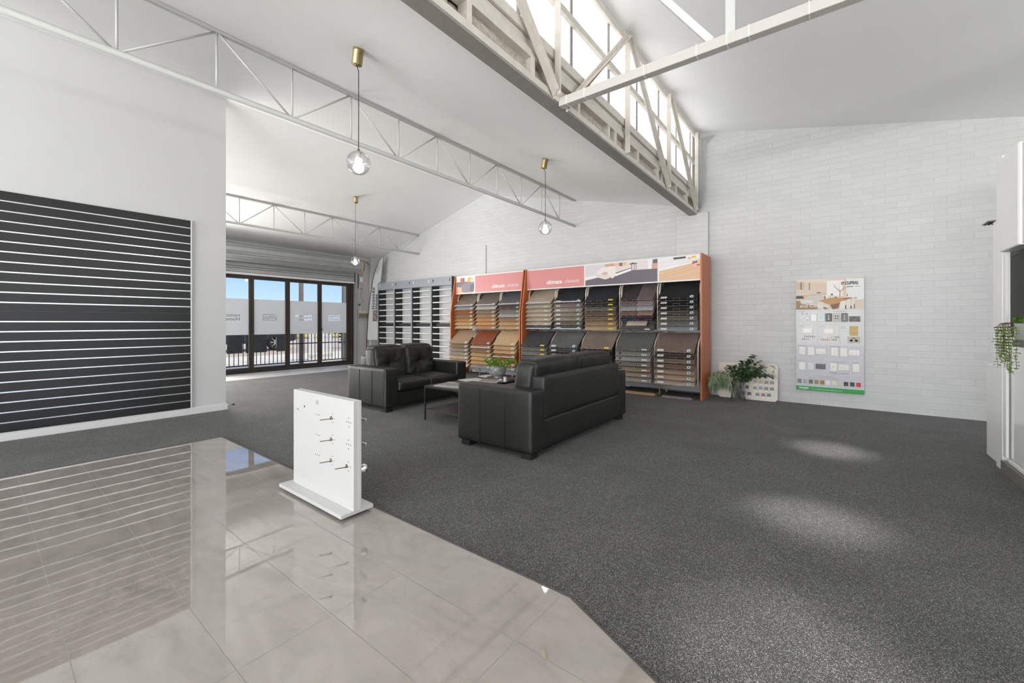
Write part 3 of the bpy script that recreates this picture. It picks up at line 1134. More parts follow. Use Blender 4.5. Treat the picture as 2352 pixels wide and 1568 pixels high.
# parked dark car
car = thing('car', 'black car parked across the road behind the railing', 'car', (-21.5, 7.2, -0.06))
CY = 8.72
b = MB()
prof = [(-2.3, 0.35), (-2.35, 0.75), (-2.2, 1.02), (-1.3, 1.12), (-0.55, 1.62), (1.35, 1.66), (2.1, 1.15), (2.35, 1.0), (2.35, 0.4), (1.85, 0.30), (-1.9, 0.30)]
yc = 7.35
b.poly([(-20.85, yc + u, w) for u, w in prof], (-1.8, 0, 0))
b.build('body', M_car, car, bevel=0.08, seg=3)
b = MB()
b.poly([(-20.84, yc + u, w) for u, w in [(-1.1, 1.14), (-0.5, 1.55), (0.35, 1.57), (0.35, 1.12)]], (-0.02, 0, 0))
b.build('side_window', M_carglass, car)
for u in (-1.37, 1.37):
    b = MB()
    T = Matrix.Rotation(R(90), 4, 'Y')
    b.lathe([(0.0, 0), (0.36, 0), (0.38, 0.05), (0.38, 0.2), (0.36, 0.24), (0.25, 0.245), (0.24, 0.2), (0, 0.2)], (-21.02, yc + u, 0.33), 28, T)
    w_ = b.build('tyre', M_tyre, car)
    b = MB()
    for k in range(8):
        a = 2 * PI * k / 8
        b.bar((-20.80, yc + u, 0.33), (-20.80, yc + u + 0.24 * math.cos(a), 0.33 + 0.24 * math.sin(a)), 0.03, 0.05)
    b.build('wheel_rim', plain('silver_alloy', srgb(205, 198, 188), 0.35, 0.6), w_)
o = MB()
random.seed(11)
for i in range(140):
    p = Vector((-20 + random.gauss(0, 0.35), 12.05 + random.gauss(0, 0.30), max(0.05, 0.75 + random.gauss(0, 0.38))))
    d = Vector((random.gauss(0, 1), random.gauss(0, 1), random.gauss(0, 1))).normalized() * 0.14
    e_ = d.orthogonal().normalized() * 0.08
    o.poly([p - d, p + e_, p + d, p - e_])
o.tube([(-20, 12.05, -0.06), (-20, 12.05, 0.8)], 0.06, 6)
tag(o.build('shrub', plain('dark_brown_shrub', srgb(96, 84, 66), 0.8, vary=0.4, nscale=9), fix=False), 'dark brownish shrub seen low through the last glass pane', 'shrub')

# ================================================================== SLATWALL
for nm, z0, z1, n0, cnt, lab in (('u', 1.378, 2.636, 2.533, 11, 'upper black slatwall panel with bright metal slots above the joint'), ('l', 0.094, 1.374, 1.262, 11, 'lower black slatwall panel with bright metal slots resting on the skirting')):
    t = thing('slatwall_panel', lab, 'slatwall', (-6.93, 0, z0), 'black slatwall panels on the partition')
    MB().box(-6.929, -6.904, -4.8, 1.797, z0, z1).build('board', M_slat, t, bevel=0.002, seg=1)
    for k in range(cnt):
        z = n0 - 0.1068 * k
        MB().box(-6.906, -6.9025, -4.8, 1.796, z - 0.0065, z + 0.0065).build('metal_slot', M_alu, t)
tag(MB().box(-6.93, -6.9, 1.797, 1.812, 0.094, 2.64).build('end_strip', M_trimwhite), 'white upright strip capping the end of the black slatwall', 'strip')
ds = thing('door_stop', 'small chrome door stop at the foot of the partition end', 'door stop', (-6.99, 2.24, 0.0))
b = MB()
b.tube([(-7.0, 2.236, 0.045), (-7.0, 2.33, 0.045)], 0.006, 8)
b.build('stem', M_chrome, ds)
b = MB()
b.lathe([(0, 0), (0.012, 0), (0.012, 0.02), (0, 0.02)], (-7.0, 2.33, 0.045), 12, Matrix.Rotation(R(-90), 4, 'X'))
b.build('rubber_tip', M_black, ds)

# ================================================================== PENDANTS
def pendant(x, y, label, zg=2.63):
    t = thing('pendant_light', label, 'pendant light', (x, y, zg), 'clear globe pendants with brass canopies')
    zc = ceil_z(x)
    tilt = math.atan(0.2333 if x > -6.93 else -0.2746)
    Mx = Matrix.Rotation(tilt, 4, 'Y')
    b = MB()
    b.lathe([(0, 0.01), (0.046, 0.01), (0.046, -0.028), (0.044, -0.03), (0.044, -0.125), (0.041, -0.13), (0, -0.13)], (x, y, zc), 32, Mx)
    b.build('canopy', M_brass, t)
    p0 = Mx @ Vector((0, 0, -0.13)) + Vector((x, y, zc))
    b = MB()
    b.tube([p0, (x, y, zc - 0.19), (x + 0.001, y, (zc + zg) / 2 + 0.1), (x, y, zg + 0.115)], 0.0035, 8)
    b.build('cord', M_black, t)
    b = MB()
    b.lathe([(0, 0.125), (0.008, 0.122), (0.016, 0.10), (0.03, 0.094), (0, 0.094)], (x, y, zg), 20)
    b.build('cap', M_brass, t)
    b = MB()
    prof = []
    for k in range(25):
        a = R(14) + (PI - R(14)) * k / 24
        prof.append((0.1 * math.sin(a), 0.1 * math.cos(a)))
    b.lathe(prof, (x, y, zg), 40)
    b.build('glass_globe', M_globe, t, fix=False)
    b = MB()
    b.lathe([(0, 0.094), (0.02, 0.094), (0.02, 0.045), (0.023, 0.04), (0.017, 0.03), (0, 0.03)], (x, y, zg), 20)
    b.build('lamp_holder', M_trimwhite, t)
    b = MB()
    b.lathe([(0.016, 0.03), (0.024, 0.005), (0.04, -0.022), (0.045, -0.042), (0.038, -0.066), (0.02, -0.08), (0, -0.085)], (x, y, zg), 20)
    b.build('bulb', M_bulb, t)
    return t
pendant(-3.24, 2.03, 'glowing globe pendant hanging nearest, above the sofas in front of the truss')
pendant(-3.30, 5.075, 'glowing globe pendant hanging close to the brick wall above the sample rack')
pendant(-8.45, 5.213, 'small distant glowing globe pendant before the folding doors')

# ================================================================== SOFAS
def sofa(label, xb, s, y0, W, D=0.93, arm_h=0.62):
    """xb: x of the back, s: +1 when the seat looks towards +X"""
    X = lambda d: xb + s * d
    t = thing('leather_sofa', label, 'sofa', (X(D / 2), y0 + W / 2, 0), 'black leather sofas around the coffee table')
    def rb(name, d0, d1, a, b_, z0, z1, r, n=10, puff=0.0, fn=None, mat=M_leather, sub=0):
        return rb_build(name, rbox((X(d0) + X(d1)) / 2, (a + b_) / 2, (z0 + z1) / 2, abs(d1 - d0), b_ - a, z1 - z0, r, n, puff, fn), mat, t, sub)
    at = 0.215
    def wob(seed, amp=0.004):
        def f(p, u):
            q = noise.noise_vector(Vector((p.x * 4 + seed, p.y * 4, p.z * 4)))
            return p + q * amp
        return f
    for i, (a, b_) in enumerate(((y0, y0 + at), (y0 + W - at, y0 + W))):
        ar = rb('arm', 0.0, D, a, b_, 0.06, arm_h, 0.020, 16, 0.003, wob(i * 3 + xb))
        sm = MB()
        oy = a - 0.001 if i == 0 else b_ + 0.001
        ins = 0.012
        z0, z1 = 0.075, arm_h - 0.012
        yy = oy + (0.006 if i == 0 else -0.006)
        for d in (0.31, 0.62):
            sm.tube([(X(d), oy - (0.004 if i == 0 else -0.004), z0), (X(d), oy - (0.005 if i == 0 else -0.005), 0.35), (X(d), oy - (0.003 if i == 0 else -0.003), z1 - 0.03), (X(d), oy + (0.03 if i == 0 else -0.03), z1 + 0.014)], 0.0022, 5)
        for yv in (a + ins, b_ - ins):
            sm.tube([(X(ins), yv, z0), (X(ins), yv, z1), (X(D - ins), yv, z1), (X(D - ins), yv, z0)], 0.0036, 6)
        sm.build('seam_piping', M_seam, ar, smooth=True)
    ya, yb = y0 + at, y0 + W - at
    rb('base_panel', 0.16, D - 0.03, ya - 0.01, yb + 0.01, 0.06, 0.262, 0.02, 10)
    rb('back_lower_panel', 0.006, 0.15, ya - 0.005, yb + 0.005, 0.06, 0.345, 0.015, 10, 0.004)
    def slant(p, u):
        p = p.copy()
        p.x += s * (0.05 * (p.z + 0.2) / 0.4 if u.x * s > 0 else 0)
        if u.x * s > 0:
            p.x -= s * 0.06 * max(0, (p.z + 0.2) / 0.4)
        return p
    rb('back_frame', 0.0, 0.17, ya + 0.005, yb - 0.005, 0.342, 0.742, 0.02, 10, 0.006, slant)
    n = 2
    w = (yb - ya) / n
    for k in range(n):
        a = ya + w * k
        def tuft(p, u, k=k):
            p = p.copy()
            front = max(0.0, u.x * s)
            # slack pillow: pinch at centre with cross seams and radial creases
            r2 = (u.y / 0.18) ** 2 + ((u.z + 0.05) / 0.2) ** 2
            dip = 0.05 * math.exp(-r2 * 0.6) + 0.012 * math.exp(-(u.y / 0.05) ** 2) * (1 - abs(u.z)) + 0.010 * math.exp(-((u.z + 0.05) / 0.06) ** 2) * (1 - abs(u.y) ** 3)
            ang = math.atan2(u.z + 0.05, u.y)
            rad = math.sqrt(u.y ** 2 + (u.z + 0.05) ** 2)
            cre = 0.006 * math.sin(ang * 9 + 2 * math.sin(rad * 5 + k)) * math.exp(-(rad - 0.45) ** 2 * 6)
            p.x -= s * front * (dip - cre)
            edge = abs(u.y) ** 6
            p.z += 0.012 * math.sin(p.z * 60 + p.x * 20) * edge * 0.5
            q = noise.noise_vector(Vector((p.x * 7 + k * 5, p.y * 7, p.z * 7 + xb)))
            p += q * 0.007
            # lean back
            p.x -= s * 0.16 * (p.z + 0.22)
            if u.z > 0:
                p.z += 0.018 * (1 - u.y ** 4) * u.z
            return p
        rb('back_cushion', 0.175, 0.415, a + 0.004, a + w - 0.004, 0.39, 0.865, 0.055, 28, 0.026, tuft)
        rb('seat_cushion', 0.30, D + 0.005, a + 0.003, a + w - 0.003, 0.265, 0.415, 0.035, 16, 0.022, wob(k * 7 + 2, 0.006))
        sm = MB()
        sm.tube([(X(D - 0.012), a + 0.02, 0.398), (X(D - 0.008), a + w / 2, 0.405), (X(D - 0.012), a + w - 0.02, 0.398)], 0.003, 5)
        sm.tube([(X(D - 0.012), a + 0.02, 0.277), (X(D - 0.008), a + w / 2, 0.274), (X(D - 0.012), a + w - 0.02, 0.277)], 0.003, 5)
        sm.build('cushion_piping', M_leather, t, smooth=True)
    for d in (0.03, D - 0.14):
        for a in (y0 + 0.03, y0 + W - 0.14):
            b = MB()
            b.poly([(X(d) + s * 0.012, a + 0.012, 0.0), (X(d) + s * 0.098, a + 0.012, 0.0), (X(d) + s * 0.098, a + 0.098, 0.0), (X(d) + s * 0.012, a + 0.098, 0.0)], (0, 0, 0.002))
            b.box(min(X(d), X(d) + s * 0.11), max(X(d), X(d) + s * 0.11), a, a + 0.11, 0.0, 0.064)
            b.build('foot', M_foot, t, bevel=0.004)
    return t
sofa('black leather two seater sofa with its back to the folding doors', -5.81, 1, 3.46, 1.60, D=0.94, arm_h=0.605)
sofa('black leather sofa seen from behind on the open carpet', -2.13, -1, 3.05, 2.15, D=0.93, arm_h=0.63)

# ================================================================== COFFEE TABLE
ctb = thing('coffee_table', 'low black metal coffee table with lower shelf between the two sofas', 'coffee table', (-3.84, 4.16, 0))
tx0, tx1, ty0, ty1 = -4.165, -3.515, 3.545, 4.80
MB().box(tx0 + 0.018, tx1 - 0.018, ty0 + 0.018, ty1 - 0.018, 0.422, 0.439).build('tabletop', M_tabletop, ctb)
b = MB()
for q in ((tx0, tx1, ty0, ty0 + 0.018), (tx0, tx1, ty1 - 0.018, ty1), (tx0, tx0 + 0.018, ty0 + 0.018, ty1 - 0.018), (tx1 - 0.018, tx1, ty0 + 0.018, ty1 - 0.018)):
    b.box(*q, 0.415, 0.44)
b.build('top_frame', M_tableframe, ctb)
for x in (tx0, tx1 - 0.018):
    for y in (ty0, ty1 - 0.018):
        MB().box(x, x + 0.018, y, y + 0.018, 0, 0.415).build('leg', M_tableframe, ctb, bevel=0.001, seg=1)
MB().box(tx0 + 0.018, tx1 - 0.018, ty0 + 0.01, ty1 - 0.01, 0.125, 0.143).build('lower_shelf', M_tabletop, ctb)
def sheet(x, y, w, h, rot, z, mat, label, name='newspaper', cat='newspaper', lines=True, th=0.004):
    M = Matrix.Translation((x, y, z)) @ Matrix.Rotation(R(rot), 4, 'Z')
    b = MB()
    nx, ny = 12, 10
    gr = [[b.bm.verts.new(M @ Vector((-w / 2 + w * i / nx, -h / 2 + h * j / ny, 0.003 + th + 0.006 * max(0, noise.noise(Vector((i * 0.35 + x * 9, j * 0.35, 2))))))) for j in range(ny + 1)] for i in range(nx + 1)]
    for i in range(nx):
        for j in range(ny):
            b.bm.faces.new((gr[i][j], gr[i + 1][j], gr[i + 1][j + 1], gr[i][j + 1])).smooth = True
    b.box(-w / 2, w / 2, -h / 2, h / 2, 0, th, M)
    o = b.build(name, mat, fix=False)
    tag(o, label, cat)
    if lines:
        b = MB()
        random.seed(int(abs(x * 1000)))
        for c in range(3):
            for r_ in range(16):
                if random.random() < 0.15:
                    continue
                x0 = -w / 2 + 0.015 + c * (w - 0.03) / 3
                yy = -h / 2 + 0.02 + r_ * (h - 0.04) / 16
                zz = th + 0.0105
                b.poly([M @ Vector((x0, yy, zz)), M @ Vector((x0 + (w - 0.03) / 3 - 0.01, yy, zz)), M @ Vector((x0 + (w - 0.03) / 3 - 0.01, yy + (h - 0.04) / 34, zz)), M @ Vector((x0, yy + (h - 0.04) / 34, zz))])
        b.build('print', M_ink, o)
    return o
sheet(-3.86, 3.80, 0.44, 0.34, 12, 0.44, M_paper, 'crumpled newspaper at the near end of the coffee table')
sheet(-3.98, 4.27, 0.34, 0.30, -18, 0.44, M_paper, 'pale folded newspaper beside the sofa edge on the coffee table', lines=False)
sheet(-3.67, 4.26, 0.28, 0.30, 25, 0.458, M_paper, 'open newspaper spread in front of the grey pot')
tray = MB().box(-4.04, -3.66, 4.47, 4.74, 0.44, 0.452).build('wooden_board', M_brownwood, bevel=0.003)
tag(tray, 'brown wooden board under the grey plant pot', 'board')
o = MB().box(-4.13, -3.97, 4.55, 4.74, 0.4535, 0.466).build('notebook', M_paper, bevel=0.002)
tag(o, 'white notebook on the coffee table corner behind the newspapers', 'notebook')
o = MB().box(-3.60, -3.53, 4.52, 4.78, 0.44, 0.47).build('folder', plain('dark_grey_folder', srgb(92, 92, 92), 0.5), bevel=0.003)
tag(o, 'dark grey folder at the far right table corner', 'folder')
for i, (x, y, h, lab) in enumerate(((-3.62, 4.44, 0.035, 'shortest clear acrylic card holder beside the pot'), (-3.585, 4.49, 0.06, 'white card box behind the shortest clear holder'), (-3.545, 4.45, 0.05, 'clear acrylic card holder nearest the table edge'))):
    b = MB()
    b.box(x - 0.016, x + 0.016, y - 0.022, y + 0.022, 0.44, 0.44 + h * 0.35)
    b.box(x - 0.013, x + 0.013, y - 0.018, y + 0.018, 0.44 + h * 0.35, 0.44 + h)
    tag(b.build('card_holder', M_whiteprint, bevel=0.002), lab, 'card holder')

# ------------------------------------------------------------------ leaves
def leaf_mesh(b, p, d, L, Wd, droop=0.2, curl=0.15, side=None):
    """a small bent leaf from p along d"""
    d = Vector(d).normalized()
    sd = side or d.cross(Vector((0, 0, 1)))
    if sd.length < 1e-3:
        sd = Vector((1, 0, 0))
    sd.normalize()
    up = sd.cross(d)
    rows = []
    n = 4
    for i in range(n + 1):
        t = i / n
        wv = Wd * math.sin(PI * min(0.97, t * 0.9 + 0.07)) ** 0.8
        c = Vector(p) + d * (L * t) + Vector((0, 0, -1)) * (droop * L * t * t)
        rows.append((b.bm.verts.new(c - sd * wv + up * curl * wv), b.bm.verts.new(c), b.bm.verts.new(c + sd * wv + up * curl * wv)))
    for a, c in zip(rows, rows[1:]):
        for k in (0, 1):
            f = b.bm.faces.new((a[k], a[k + 1], c[k + 1], c[k]))
            f.smooth = True
            f.material_index = b.mi

# grey pot with plant on the table
px, py, pz = -3.80, 4.60, 0.452
pot = thing('potted_plant', 'round mottled grey pot with trailing bright green leaves on the coffee table', 'potted plant', (px, py, pz))
b = MB()
b.lathe([(0, 0), (0.068, 0), (0.07, 0.02), (0.063, 0.027), (0.09, 0.045), (0.115, 0.082), (0.121, 0.118), (0.114, 0.158), (0.100, 0.185), (0.097, 0.187), (0.093, 0.184), (0.106, 0.155), (0.108, 0.145), (0, 0.145)], (px, py, pz), 36)
b.build('pot', M_potglaze, pot)
MB().lathe([(0, 0), (0.104, 0)], (px, py, pz + 0.156), 20).build('soil', M_hole, pot)
random.seed(21)
b = MB()
bs = MB()
for i in range(46):
    a = random.uniform(0, 2 * PI)
    if i < 14:
        a = random.gauss(0.2, 0.7)       # trailing side, to the right of the pot
    L = random.uniform(0.06, 0.15)
    p = Vector((px + 0.05 * math.cos(a), py + 0.05 * math.sin(a), pz + 0.18))
    pts = [p.copy()]
    v = Vector((math.cos(a) * 0.5, math.sin(a) * 0.5, random.uniform(0.9, 1.6))).normalized()
    trail = i < 14
    for k in range(8):
        v.z -= 0.28 if trail else 0.14
        v.normalize()
        p = p + v * (L / 7 if not trail else 0.024)
        rr_ = math.hypot(p.x - px, p.y - py)
        if p.z < pz + 0.21 and rr_ < 0.13:
            p.x = px + (p.x - px) / rr_ * 0.13
            p.y = py + (p.y - py) / rr_ * 0.13
        p.z = max(p.z, pz + 0.02)
        pts.append(p.copy())
        for q in range(3):
            dd = Vector((random.gauss(0, 1), random.gauss(0, 1), random.gauss(0.2, 0.7)))
            leaf_mesh(b, p, dd, random.uniform(0.018, 0.032), random.uniform(0.006, 0.010), 0.2)
    bs.tube(pts, 0.0016, 4)
b.build('leaves', M_leaf2, pot, fix=False)
bs.build('stems', M_leaf2, pot)

# ================================================================== HARDWARE DISPLAY BOARD ON THE TILES
hb = thing('hardware_display_board', 'upright white board with door hardware standing on the tiled floor edge', 'display board', (-2.84, 1.50, 0.006))
MB().box(-3.28, -2.42, 1.395, 1.625, 0.022, 0.046).build('base', M_board, hb, bevel=0.002)
for x, y in ((-3.22, 1.43), (-2.50, 1.43), (-3.22, 1.56), (-2.50, 1.56)):
    MB().box(x, x + 0.05, y, y + 0.03, 0.006, 0.022).build('foot', M_black, hb)
MB().box(-3.225, -2.412, 1.476, 1.500, 0.046, 0.748).build('front_panel', M_board, hb, bevel=0.0015)
MB().box(-3.222, -2.413, 1.500, 1.514, 0.046, 0.746).build('core', M_boardedge, hb)
MB().box(-3.225, -2.412, 1.514, 1.532, 0.046, 0.748).build('rear_panel', M_board, hb, bevel=0.0015)
def hold(zx, zy):   # panel drawing coordinates -> x, z on the front face (measured grid)
    return zx, zy
HOLES = [(-3.171, 0.608, 0.006), (-3.154, 0.606, 0.006), (-3.144, 0.602, 0.006), (-3.055, 0.638, 0.011), (-2.885, 0.603, 0.0055), (-2.861, 0.604, 0.0055), (-2.837, 0.604, 0.0055), (-2.886, 0.462, 0.0055), (-2.862, 0.462, 0.0055), (-2.838, 0.462, 0.0055), (-2.89, 0.32, 0.0055), (-2.866, 0.32, 0.0055), (-2.842, 0.319, 0.0055), (-2.664, 0.635, 0.005), (-2.641, 0.606, 0.005), (-2.664, 0.577, 0.005), (-2.665, 0.492, 0.005), (-2.642, 0.464, 0.005), (-2.665, 0.435, 0.005), (-2.668, 0.349, 0.005), (-2.647, 0.321, 0.005), (-2.669, 0.292, 0.005), (-2.468, 0.636, 0.0055), (-2.492, 0.607, 0.0055), (-2.468, 0.607, 0.0055), (-2.444, 0.608, 0.0055), (-2.468, 0.579, 0.0055), (-2.469, 0.493, 0.0055), (-2.494, 0.464, 0.0055), (-2.47, 0.465, 0.0055), (-2.446, 0.463, 0.0055), (-2.471, 0.436, 0.0055), (-2.472, 0.351, 0.0055), (-2.449, 0.322, 0.0055), (-2.473, 0.293, 0.0055), (-2.495, 0.322, 0.0055), (-3.078, 0.131, 0.004), (-3.057, 0.132, 0.004), (-3.205, 0.066, 0.004), (-3.215, 0.354, 0.004), (-3.222, 0.171, 0.004), (-2.426, 0.078, 0.004), (-2.492, 0.035, 0.004)]
hm = MB()
for x, z, r_ in HOLES:
    hm.disc((x, 1.4755, z), (0, -1, 0), r_ * 0.75, 10)
hm.build('drilled_holes', M_hole, hb)
for x, z in [(-2.67, 0.604), (-2.672, 0.461), (-2.676, 0.317), (-2.481, 0.319)]:
    b = MB()
    b.tube([(x, 1.476, z), (x, 1.460, z)], 0.0065, 8)
    b.tube([(x - 0.008, 1.476, z + 0.011), (x - 0.008, 1.466, z + 0.011)], 0.0035, 6)
    b.bar((x, 1.462, z), (x - 0.028, 1.405, z - 0.002), 0.004, 0.005)
    b.build('latch_spindle', plain('dull_bronze_steel', srgb(122, 108, 88), 0.4, 0.7), hb)
for z in (0.605, 0.445):
    b = MB()
    b.tube([(-2.55, 1.532, z), (-2.55, 1.575, z)], 0.011, 10)
    b.bar((-2.56, 1.58, z), (-2.43, 1.58, z), 0.012, 0.022)
    b.build('lever_handle', M_chrome, hb, bevel=0.003)
b = MB()
b.lathe([(0, 0), (0.012, 0), (0.012, 0.02), (0.022, 0.03), (0.029, 0.045), (0.027, 0.06), (0.015, 0.07), (0, 0.072)], (-2.46, 1.532, 0.285), 24, Matrix.Rotation(R(-90), 4, 'X'))
b.build('door_knob', M_chrome, hb)
text_obj('handwritten_number', '375', 0.05, M_face_negY(-2.90, 1.4755, 0.672) @ Matrix.Rotation(R(-4), 4, 'Z'), M_blackprint, hb, shear=0.25, xs=0.62, offset=-0.002)

# ================================================================== EMPTY DISPLAY STANDS
SX = [-11.035, -10.229, -9.437, -8.611, -7.797]
labs = ['grey display stand with empty white rails, nearest the feather flag',
        'grey empty display stand, second along from the feather flag',
        'grey empty display stand, third along from the feather flag',
        'grey empty display stand with black outer side, touching the orange sample rack']
for i in range(4):
    x0, x1 = SX[i], SX[i + 1] - 0.004
    t = thing('display_stand', labs[i], 'display stand', ((x0 + x1) / 2, 7.7, 0), 'empty rail stands along the brick wall')
    MB().box(x0, x0 + 0.02, 7.57, 7.845, 0, 2.46).build('side_panel', M_greymetal, t, bevel=0.002)
    MB().box(x0 + 0.0205, x0 + 0.026, 7.575, 7.845, 0.03, 2.24).build('black_insert', M_darkpanel, t)
    MB().box(x1 - 0.02, x1, 7.57, 7.845, 0, 2.46).build('side_panel', M_greymetal if i < 3 else M_darkpanel, t, bevel=0.002)
    hd = MB().box(x0 + 0.02, x1 - 0.02, 7.572, 7.59, 2.24, 2.455).build('header_panel', M_greymetal, t, bevel=0.002)
    for xx in (x0 + 0.07, x1 - 0.1):
        MB().box(xx, xx + 0.022, 7.568, 7.5725, 2.34, 2.42).build('slot', M_whiteprint if i in (0, 2) else M_hole, hd)
    MB().box(x0 + 0.02, x1 - 0.02, 7.59, 7.78, 2.445, 2.455).build('top_cap', M_greymetal, t)
    MB().box(x0 + 0.026, x1 - 0.02, 7.70, 7.72, 1.15, 1.235).build('cross_rail', M_darkpanel, t)
    MB().box(x0 + 0.026, x1 - 0.02, 7.60, 7.78, 0.03, 0.05).build('bottom_shelf', M_greymetal, t)
    for k in range(13):
        z = 2.13 - 0.168 * k
        b = MB()
        b.tube([(x0 + 0.045, 7.60, z - 0.004), (x0 + 0.05, 7.60, z), (x1 - 0.03, 7.60, z)], [0.014, 0.020, 0.015], 8)
        b.build('white_rail', M_whiterail, t)

# ================================================================== SAMPLE RACKS
TIERS = {'upper': (7.05, 1.635, 0.35, 0.305), 'lower': (6.88, 0.765, 0.33, 0.300)}
STEP = 0.0878
def rack(label, xl, xr, nb, fascia, slantL, slantR):
    t = thing('sample_rack', label, 'display rack', ((xl + xr) / 2, 7.4, 0), 'orange sided flooring sample racks')
    def panel(x0, x1, slant):
        b = MB()
        pf = [(6.97, 0), (6.97, 1.45), (7.125, 2.372), (7.72, 2.372), (7.72, 0)] if slant else [(7.125, 0), (7.125, 2.372), (7.72, 2.372), (7.72, 0)]
        b.poly([(x0, y, z) for y, z in pf], (x1 - x0, 0, 0))
        return b.build('side_panel', M_cherry, t, bevel=0.002)
    panel(xl, xl + 0.026, slantL)
    panel(xr - 0.026, xr, slantR)
    ix0, ix1 = xl + 0.028, xr - 0.028
    hf = MB().box(ix0, ix1, 7.150, 7.185, 1.935, 2.366).build('header_frame', M_fascia, t, bevel=0.004)
    MB().box(ix0, ix1, 7.150, 7.70, 2.367, 2.373).build('top_shelf', M_boardedge, t)
    MB().box(ix0, ix1, 7.60, 7.62, 0.06, 0.27).build('kick_panel', plain('pale_blue_grey_board', srgb(176, 180, 188), 0.4), t)
    MB().box(ix0, ix1, 7.68, 7.70, 1.84, 1.93).build('back_rail', M_fascia, t)
    pitch = (ix1 - ix0) / nb
    for k in range(nb + 1):
        x = ix0 + pitch * k
        offs = (-0.019, 0.019) if 0 < k < nb else ((0.016,) if k == 0 else (-0.016,))
        for dx in offs:
            for tier, pts in (('u', [(7.60, 1.985), (7.36, 1.985), (7.27, 1.95), (7.215, 1.88), (7.20, 1.78), (7.20, 1.12)]), ('l', [(7.45, 1.17), (7.24, 1.04), (7.10, 0.93), (7.05, 0.85), (7.04, 0.76), (7.04, 0.22)])):
                b = MB()
                b.tube([(x + dx, y, z) for y, z in pts], 0.0135, 8)
                b.build('support_tube', M_tube, t)
        b = MB()
        b.box(x - 0.02, x + 0.02, 7.62, 7.66, 0, 2.36)
        b.build('upright', M_tube, t, bevel=0.003)
        if 0 < k < nb:
            b = MB()
            b.tube([(x, 7.25, 0), (x, 7.25, 0.24), (x, 7.04, 0.26)], 0.013, 8)
            b.build('support_leg', M_tube, t)
    return t, hf, ix0, pitch
RR, RRh, rx0, rp = rack('long orange sided rack of carpet samples with pink and photo header', -5.135, -1.645, 5, None, True, False)
LR, LRh, lx0, lp = rack('shorter orange sided rack of timber floor samples beside the empty stands', -7.25, -5.165, 3, None, True, True)

def wire_shelf(parent, xc, w, tier, k):
    yf, zf, dy, dz = TIERS[tier]
    z = zf - STEP * k - 0.021
    b = MB()
    hx = w / 2
    b.tube([(xc - hx, yf + dy, z + dz), (xc - hx, yf, z), (xc - hx, yf - 0.02, z + 0.012)], 0.002, 5)
    b.tube([(xc + hx, yf + dy, z + dz), (xc + hx, yf, z), (xc + hx, yf - 0.02, z + 0.012)], 0.002, 5)
    b.tube([(xc - hx, yf - 0.019, z), (xc + hx, yf - 0.019, z)], 0.002, 5)
    for fx in (-0.36, 0.0, 0.36):
        c = xc + fx * w
        g = w * 0.085
        b.tube([(c - g, yf - 0.019, z), (c - g, yf - 0.023, z + 0.040), (c + g, yf - 0.023, z + 0.040), (c + g, yf - 0.019, z)], 0.0019, 5)
    b.build('wire_shelf', M_wire, parent)
ORD = ['top', 'second', 'third', 'fourth', 'fifth', 'sixth', 'seventh', 'eighth']
_sm = {}
def sample_material(kind, col):
    key = (kind, col)
    if key in _sm:
        return _sm[key]
    c = srgb(*col)
    nm = '%s_%d_%d_%d' % (kind, *col)
    if kind == 'timber':
        m = wood_mat(nm, mix_col(c, 0.82), mix_col(c, 1.12), 1.0, 'Y', 0.4)
    elif kind == 'weave':
        m, nt, b = new_mat(nm)
        tc = nt.nodes.new('ShaderNodeTexCoord')
        ck = nt.nodes.new('ShaderNodeTexChecker')
        ck.inputs['Scale'].default_value = 66
        ck.inputs['Color1'].default_value = (*mix_col(c, 0.5), 1)
        ck.inputs['Color2'].default_value = (*mix_col(c, 1.5), 1)
        nt.links.new(tc.outputs['Object'], ck.inputs[0])
        nt.links.new(ck.outputs[0], b.inputs['Base Color'])
        b.inputs['Roughness'].default_value = 0.9
        bump(nt, b, ck.outputs['Fac'], 0.4, 0.003)
    else:
        m = carpet_mat(nm, mix_col(c, 0.6), mix_col(c, 2.1 if sum(col) < 270 else 1.5), 190, 0.5, 0.16, 0.4)
    _sm[key] = m
    return m
